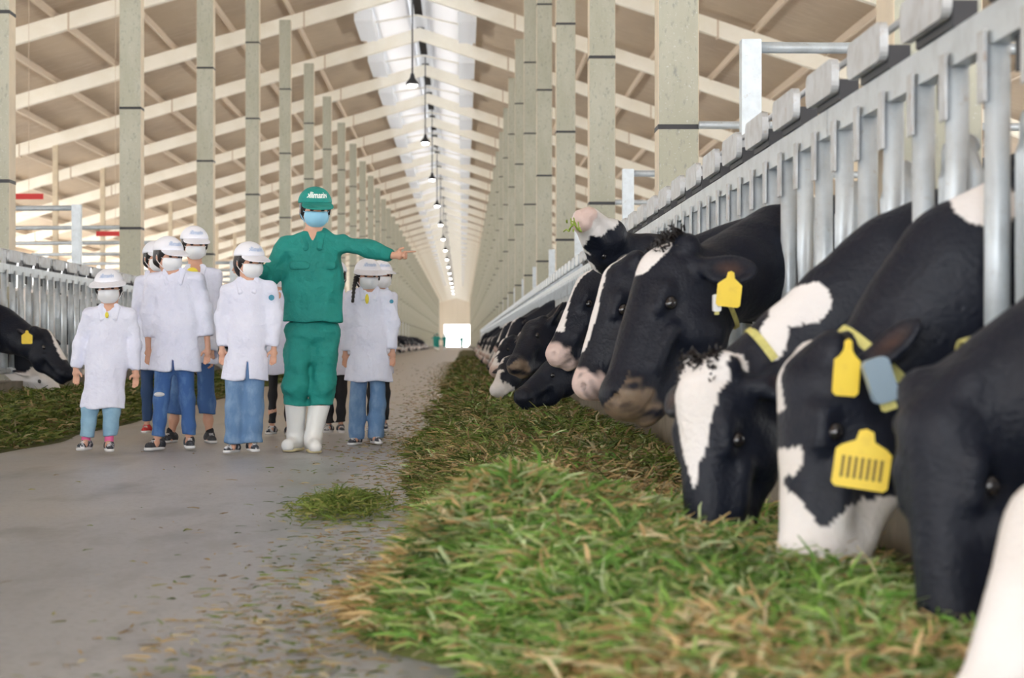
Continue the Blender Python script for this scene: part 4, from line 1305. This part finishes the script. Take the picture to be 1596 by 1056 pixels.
    def coatpost(F, X, Y, Z):
        lowr = np.clip((mS[2] - .1 - Z) / max(mS[2] - hz, .1), 0, 1)
        F = F + .009 * wav(X * 1.8, Y * 1.5, Z * .55, 13, seed) + .004 * wav(X, Y, Z * .8, 38, seed + 1) + lowr * .012 * wav(X * 2.2, Y, Z * .15, 16, seed + 7) + (1 - lowr) * .007 * wav(X + Z, Y, Z - X, 20, seed + 3)
        F = np.maximum(F, (hz + .006 * np.sin(X * 30)) - Z)
        for i in (0, 1):      # cuffs end square
            e2 = E[i] + (W[i] - E[i]) * cr_[i]; dd = nrm(e2 - E[i])
            dist = (X - e2[0]) * dd[0] + (Y - e2[1]) * dd[1] + (Z - e2[2]) * dd[2]
            near = (np.sqrt((X - e2[0]) ** 2 + (Y - e2[1]) ** 2 + (Z - e2[2]) ** 2) < sw * .22)
            F = np.where(near, np.maximum(F, dist), F)
        if sl:
            xs_ = (sl[0] - cx) / s; zt = CAMZ - (sl[1] - HY) / s
            w_ = .004 + np.clip((zt - Z) * .06, 0, .03)
            F = np.where((Z < zt) & (Y < mH[1]), np.maximum(F, w_ - np.abs(X - xs_)), F)
        # placket groove down the front
        px_ = (O.get('placket', O['hemx']) - cx) / s
        F = F + np.where((np.abs(X - px_) < .006) & (Y < 0) & (Z < nb[2] - .03), .003, 0)
        return F
    uo = link(O.get('top', 'lab_coat'), U.mesh('top', .0075, post=coatpost, smooth=2), cmn, root)
    # lapel collar
    for q in (-1, 1):
        fwd = .31 if O.get('adult') else .25
        l = Vol(); l.cap(nb + (q * .50 * hr, -sw * .13, .035), nb + (q * .40 * hr, -sw * fwd, -.045 * hr / .105), .030 * (hr / .105), .020, .01, ((q * .3, 1, .5), .35))
        link('collar', l.mesh('collar', .005), cmn, uo)
    # buttons / pockets
    if O.get('adult'):
        for q in (-1, 1):
            pv = Vol(); c0 = mS + (q * sw * .22, -sw * .285, -sw * .36)
            pv.cap(c0 + (-sw * .11, 0, 0), c0 + (sw * .11, 0, 0), .028, None, .01, ((0, 1, 0), .30)); link('pocket_flap', pv.mesh('pocket', .006), cmn, uo)
        hb = Vol(); hb.cap(hemc + (-hw * .86, 0, .02), hemc + (hw * .86, 0, .02), .05, None, .02, None)
    for em in O.get('emblems', []):      # (px, py, radius m, material, y)
        p = J(em[:2]); b_ = MB(); b_.tube([(p[0], em[4], p[2]), (p[0], em[4] - .004, p[2])], em[2], 18); b_.build('emblem', em[3], uo)
    for pt in O.get('patches', []):      # (px, py, w px, h px, mat, y)
        p = J(pt[:2]); w_, h_ = pt[2] / s / 2, pt[3] / s / 2
        v = Vol(); v.ell((p[0], pt[5], p[2]), (w_, .012, h_), .004); link('patch', v.mesh('patch', .004), pt[4], uo)
    # ---- trousers
    T = Vol()
    T.cap(mH + (-sw * .12, 0, .02), mH + (sw * .12, 0, .02), sw * .28, None, .05, ((0, 1, 0), .8))
    lg = O.get('leg', (.24, .19, .17))
    T.cap(mH, mH + (0, 0, -sw * (.66 if O.get('adult') else .10)), sw * .24, sw * .18, .05, ((0, 1, 0), .85))
    bot = CAMZ - (O['legend'] - HY) / s
    for i in (0, 1):
        T.cap(HP[i], K[i], sw * lg[0], sw * lg[1], .03)
        T.cap(K[i], A[i] + (0, 0, -.05), sw * lg[1], sw * lg[2], .03)
    def tp(F, X, Y, Z):
        F = F + .006 * wav(X, Y, Z * .8, 18, seed + 5) + (.004 * np.sin(Z * 60 + 3 * wav(X, Y, Z, 6, 3)) * np.clip((mH[2] * .45 - Z) / .2 + .3, 0, 1) if not O.get('adult') else .013 * wav(X, Y, Z * 1.6, 20, 8))
        F = np.maximum(F, bot - Z + .006 * np.sin(X * 25))
        return np.maximum(F, Z - mH[2] - .12)
    to = link('trousers', T.mesh('trousers', .0075, post=tp, smooth=2), O['legs'], root)
    for pt in O.get('rips', []):
        p = J(pt[:2]); v = Vol(); v.ell((p[0], K[0][1] - sw * lg[1] * .88, p[2]), (pt[2] / s / 2, .02, pt[3] / s / 2), .004)
        link('ripped_patch', v.mesh('rip', .004), pt[4], to)
    # ---- shoes
    for i in (0, 1):
        fa = R(O.get('feet', (-12, 12))[i])
        fd = np.array((math.sin(fa), -math.cos(fa), 0)); a = A[i].copy(); lift = A[i][2]
        k = O.get('fs', 1.0) * sw / .30
        base = np.array((a[0], a[1], max(0.0, lift - .075 * k)))
        if O.get('boots'):
            v = Vol(); bt = CAMZ - (O['boottop'][i] - HY) / s
            kk = K[i] + (A[i] - K[i]) * .25
            tdir = nrm(K[i] - A[i]); topP = A[i] + tdir * ((bt - A[i][2]) / max(tdir[2], .3))
            v.cap(base + (0, 0, .06 * k), A[i] + (0, 0, .02), .050 * k, .052 * k, .03)
            v.cap(A[i] + (0, 0, .02), topP + tdir * .06, .052 * k, .074 * k, .03)
            v.cap(base + fd * -.03 * k + (0, 0, .05 * k), base + fd * .15 * k + (0, 0, .040 * k), .045 * k, .042 * k, .03)
            v.cap(topP + (0, 0, .05), topP + (0, 0, .02), .066 * k, .066 * k, .005, None, True)
            v_o = v.mesh('boot', .0065, post=lambda F, X, Y, Z: np.maximum(np.maximum(F + .0015 * wav(X, Y, Z, 25, 4), Z - bt), base[2] + .012 - Z))
            o = link('boot', v_o, 'boot', root); solem = 'sole'
        else:
            v = Vol()
            v.cap(base + fd * -.045 * k + (0, 0, .05 * k), base + (0, 0, .07 * k), .040 * k, .042 * k, .03)
            v.cap(base + fd * -.04 * k + (0, 0, .04 * k), base + fd * .12 * k + (0, 0, .032 * k), .038 * k, .036 * k, .03)
            o = link('shoe', v.mesh('shoe', .0055, post=lambda F, X, Y, Z: np.maximum(F, base[2] + .014 - Z)), O['shoe'][i] if isinstance(O['shoe'], tuple) else O['shoe'], root); solem = O.get('solem', 'wsole')
            lc = Vol()
            for j in range(3): 
                c_ = base + fd * (.03 + .028 * j) * k + (0, 0, (.088 - .010 * j) * k); sd_ = np.cross(fd, (0, 0, 1))
                lc.cap(c_ - sd_ * .016 * k, c_ + sd_ * .016 * k, .004, None, .001)
            link('laces', lc.mesh('laces', .0035), O.get('lace', 'wsole'), o)
            if O.get('sock'):
                sv = Vol(); sv.cap(A[i] + (0, 0, .01), A[i] + (0, 0, .05), sw * .085 * g + .006, None, .01); link('sock', sv.mesh('sock', .006), O['sock'], root)
        sv = Vol(); sv.cap(base + fd * -.04 * k + (0, 0, .012), base + fd * .12 * k + (0, 0, .012), .043 * k, .044 * k, .01)
        link('sole', sv.mesh('sole', .006, post=lambda F, X, Y, Z: np.maximum(np.maximum(F, Z - base[2] - .020), base[2] + .001 - Z)), solem, o)
    return root

D = lambda x, y: (x, y)
# the guide in teal
adult = person('adult in teal cap and overalls, blue mask and white boots, pointing to the right', 12.5, 489, 287, 703, (491, 326), 14,
    sh=[(443, 384), (535, 379)], el=[(419, 432, -.02), (574, 388, -.04)], wr=[(400, 418, -.16), (613, 399, -.10)], hand_dir=[(-1, .1), (1, -.02)],
    hip=[(467, 520), (508, 520)], kn=[(462, 600, -.08), (503, 605, -.04)], an=[(460, 684, .04), (489, 686, -.06)],
    outfit=dict(adult=1, vneck=1, coat='teal', capmat='teal', lettermat='letter', mask='bluemask', hem=502, hemx=488, hemw=98, cuff=(1.0, .97), legs='teal', leg=(.235, .215, .185), legend=631,
                boots=1, boottop=(626, 630), feet=(-14, 10), top='jacket', placket=487, fs=.80, slv=(.155, .14, .115), cwk=.50,
                emblems=[]), hr=.112, tilt=8, hands=(None, 'point'))
K = {}
person('smallest child at the left, white coat to the knees, pale jeans and white mask', 12.1, 163, 415, 708, (170, 449), 4,
    sh=[(139, 492), (205, 492)], el=[(124, 535, .02), (211, 538, .02)], wr=[(118, 573), (212, 577)], hand_dir=[(.05, 1), (0, 1)],
    hip=[(150, 580), (177, 580)], kn=[(141, 635), (174, 638)], an=[(134, 688), (170, 690)],
    outfit=dict(hem=636, hemx=160, hemw=72, legs='jlight', leg=(.20, .18, .17), legend=680, shoe='shoewb', bonnet=1, sock='pink', patches=[(171, 491, 6, 10, 'yellow', -.098)], fs=.78, cuff=(1.0, 1.0), emblems=[]), hr=.094, tilt=4, roll=3)
person('child with ripped blue jeans and white coat in front of the left group', 12.6, 272, 363, 706, (263, 399), 38,
    sh=[(238, 438), (308, 434)], el=[(229, 488, .02), (318, 482, .02)], wr=[(231, 541), (324, 540)], hand_dir=[(.02, 1), (-.04, 1)],
    hip=[(256, 560), (288, 560)], kn=[(252, 622, -.03), (291, 622, .03)], an=[(247, 686, -.05), (294, 684, .03)],
    outfit=dict(hem=578, hemx=272, hemw=84, legs='jblue', leg=(.20, .165, .155), legend=678, shoe='shoe', cuff=(.72, .72), slit=(273, 560), rips=[(251, 614, 17, 8, 'wsole')], fs=.8, feet=(-25, 12), placket=270), hr=.100, tilt=6)
person('child in navy trousers and red shoes, half hidden at the back of the left group', 14.3, 240, 368, 683, (243, 402), 30,
    sh=[(218, 438), (266, 438)], el=[(209, 488), (272, 488)], wr=[(209, 560), (275, 555)], hand_dir=[(.08, 1), (0, 1)],
    hip=[(229, 560), (252, 560)], kn=[(229, 610), (251, 612)], an=[(229, 664), (250, 666)],
    outfit=dict(hem=575, hemx=240, hemw=60, legs='jnavy', leg=(.22, .2, .18), legend=655, shoe='red', fs=.85, feet=(-5, 5)), hr=.098, tilt=3)
person('tall child with yellow neckline, white coat and knee length denim shorts', 13.6, 303, 345, 698, (303, 381), 18,
    sh=[(276, 430), (336, 428)], el=[(270, 480), (341, 478)], wr=[(266, 540), (331, 548, -.03)], hand_dir=[(.05, 1), (-.1, 1)],
    hip=[(285, 555), (319, 555)], kn=[(276, 626), (322, 626)], an=[(266, 682), (327, 682)],
    outfit=dict(hem=566, hemx=304, hemw=78, legs='jblue', leg=(.24, .22, .215), legend=645, shoe='shoe', sock='black', fs=.9, patches=[(302, 424, 18, 14, 'yellow', -.075)], cuff=(1.0, .97), feet=(-20, 18)), hr=.102, tilt=5)
person('child with black hair tied back, wide blue jeans and a white coat with sleeve emblem', 12.1, 383, 375, 708, (389, 408), 34,
    sh=[(354, 453), (420, 449)], el=[(344, 495, .02), (430, 493, .0)], wr=[(346, 541), (427, 541)], hand_dir=[(.03, 1), (-.05, 1)],
    hip=[(366, 575), (398, 573)], kn=[(366, 635), (395, 633)], an=[(364, 692), (393, 690)],
    outfit=dict(hem=592, hemx=382, hemw=78, legs='jmid', leg=(.22, .22, .24), legend=690, shoe='shoewb', slit=(388, 562), fs=.78, hair=1, bun=(-.75, -.75, -.15), placket=384, emblems=[(425, 464, .018, 'emblem', -.075)], feet=(-20, 20)), hr=.098, tilt=6)
person('child in black leggings mostly hidden behind the adult, white coat edge showing', 14.4, 438, 398, 684, (440, 428), 5,
    sh=[(415, 462), (462, 462)], el=[(409, 505), (467, 505)], wr=[(414, 552), (466, 552)], hand_dir=[(.05, 1), (0, 1)],
    hip=[(427, 560), (450, 560)], kn=[(425, 615), (449, 617)], an=[(424, 666), (450, 668)],
    outfit=dict(hem=583, hemx=438, hemw=60, legs='black', leg=(.17, .15, .13), legend=658, shoe='shoewb', fs=.9), hr=.094)
person('child with a long black braid, white coat and wide blue jeans, right of the adult', 13.3, 575, 403, 695, (573, 430), 16,
    sh=[(548, 463), (604, 461)], el=[(539, 506), (614, 502)], wr=[(538, 548), (612, 545)], hand_dir=[(0, 1), (-.03, 1)],
    hip=[(561, 575), (589, 575)], kn=[(557, 632), (589, 630)], an=[(555, 681), (585, 679)],
    outfit=dict(hem=594, hemx=574, hemw=80, legs='jmid', leg=(.23, .22, .23), legend=683, shoe='shoewb', fs=.85, bonnet=1, hair=1, braid=[(556, 432, -.05), (553, 448, -.10), (551, 472, -.11)], patches=[(573, 466, 6, 16, 'yellow', -.088)], emblems=[(611, 470, .014, 'emblem', -.085)], feet=(-18, 18)), hr=.094, tilt=4)
person('child behind the braided one, only cap brim and black hair visible at the right', 14.9, 592, 400, 676, (594, 430), 25,
    sh=[(572, 462), (612, 462)], el=[(567, 505), (614, 505)], wr=[(570, 550), (612, 550)], hand_dir=[(0, 1), (0, 1)],
    hip=[(580, 560), (601, 560)], kn=[(579, 612), (600, 612)], an=[(579, 662), (599, 662)],
    outfit=dict(hem=582, hemx=591, hemw=48, legs='black', leg=(.2, .18, .17), legend=655, shoe='shoewb', fs=.9), hr=.094)
person('child in black trousers and white soled shoes, behind the gap between adult and braided child', 14.8, 524, 400, 680, (522, 430), -8,
    sh=[(502, 464), (545, 464)], el=[(498, 505), (547, 505)], wr=[(503, 550), (540, 553)], hand_dir=[(0, 1), (0, 1)],
    hip=[(513, 560), (533, 560)], kn=[(513, 612), (532, 612)], an=[(513, 664), (531, 664)],
    outfit=dict(hem=585, hemx=524, hemw=50, legs='black', leg=(.2, .18, .17), legend=658, shoe='shoewb', fs=.9), hr=.094)
# workers far down the alley
for i, (x, y) in enumerate([(-2.5, 190), (-1.9, 205), (-3.1, 215), (-.1, 240)]):
    o = copy_tree(adult); o.location = (x, y, 0)
    o.rotation_euler.z = R([180, 0, 160, 20][i])
    o['label'] = 'tiny far worker in teal standing near the bright doorway'; o['group'] = 'far workers in teal'
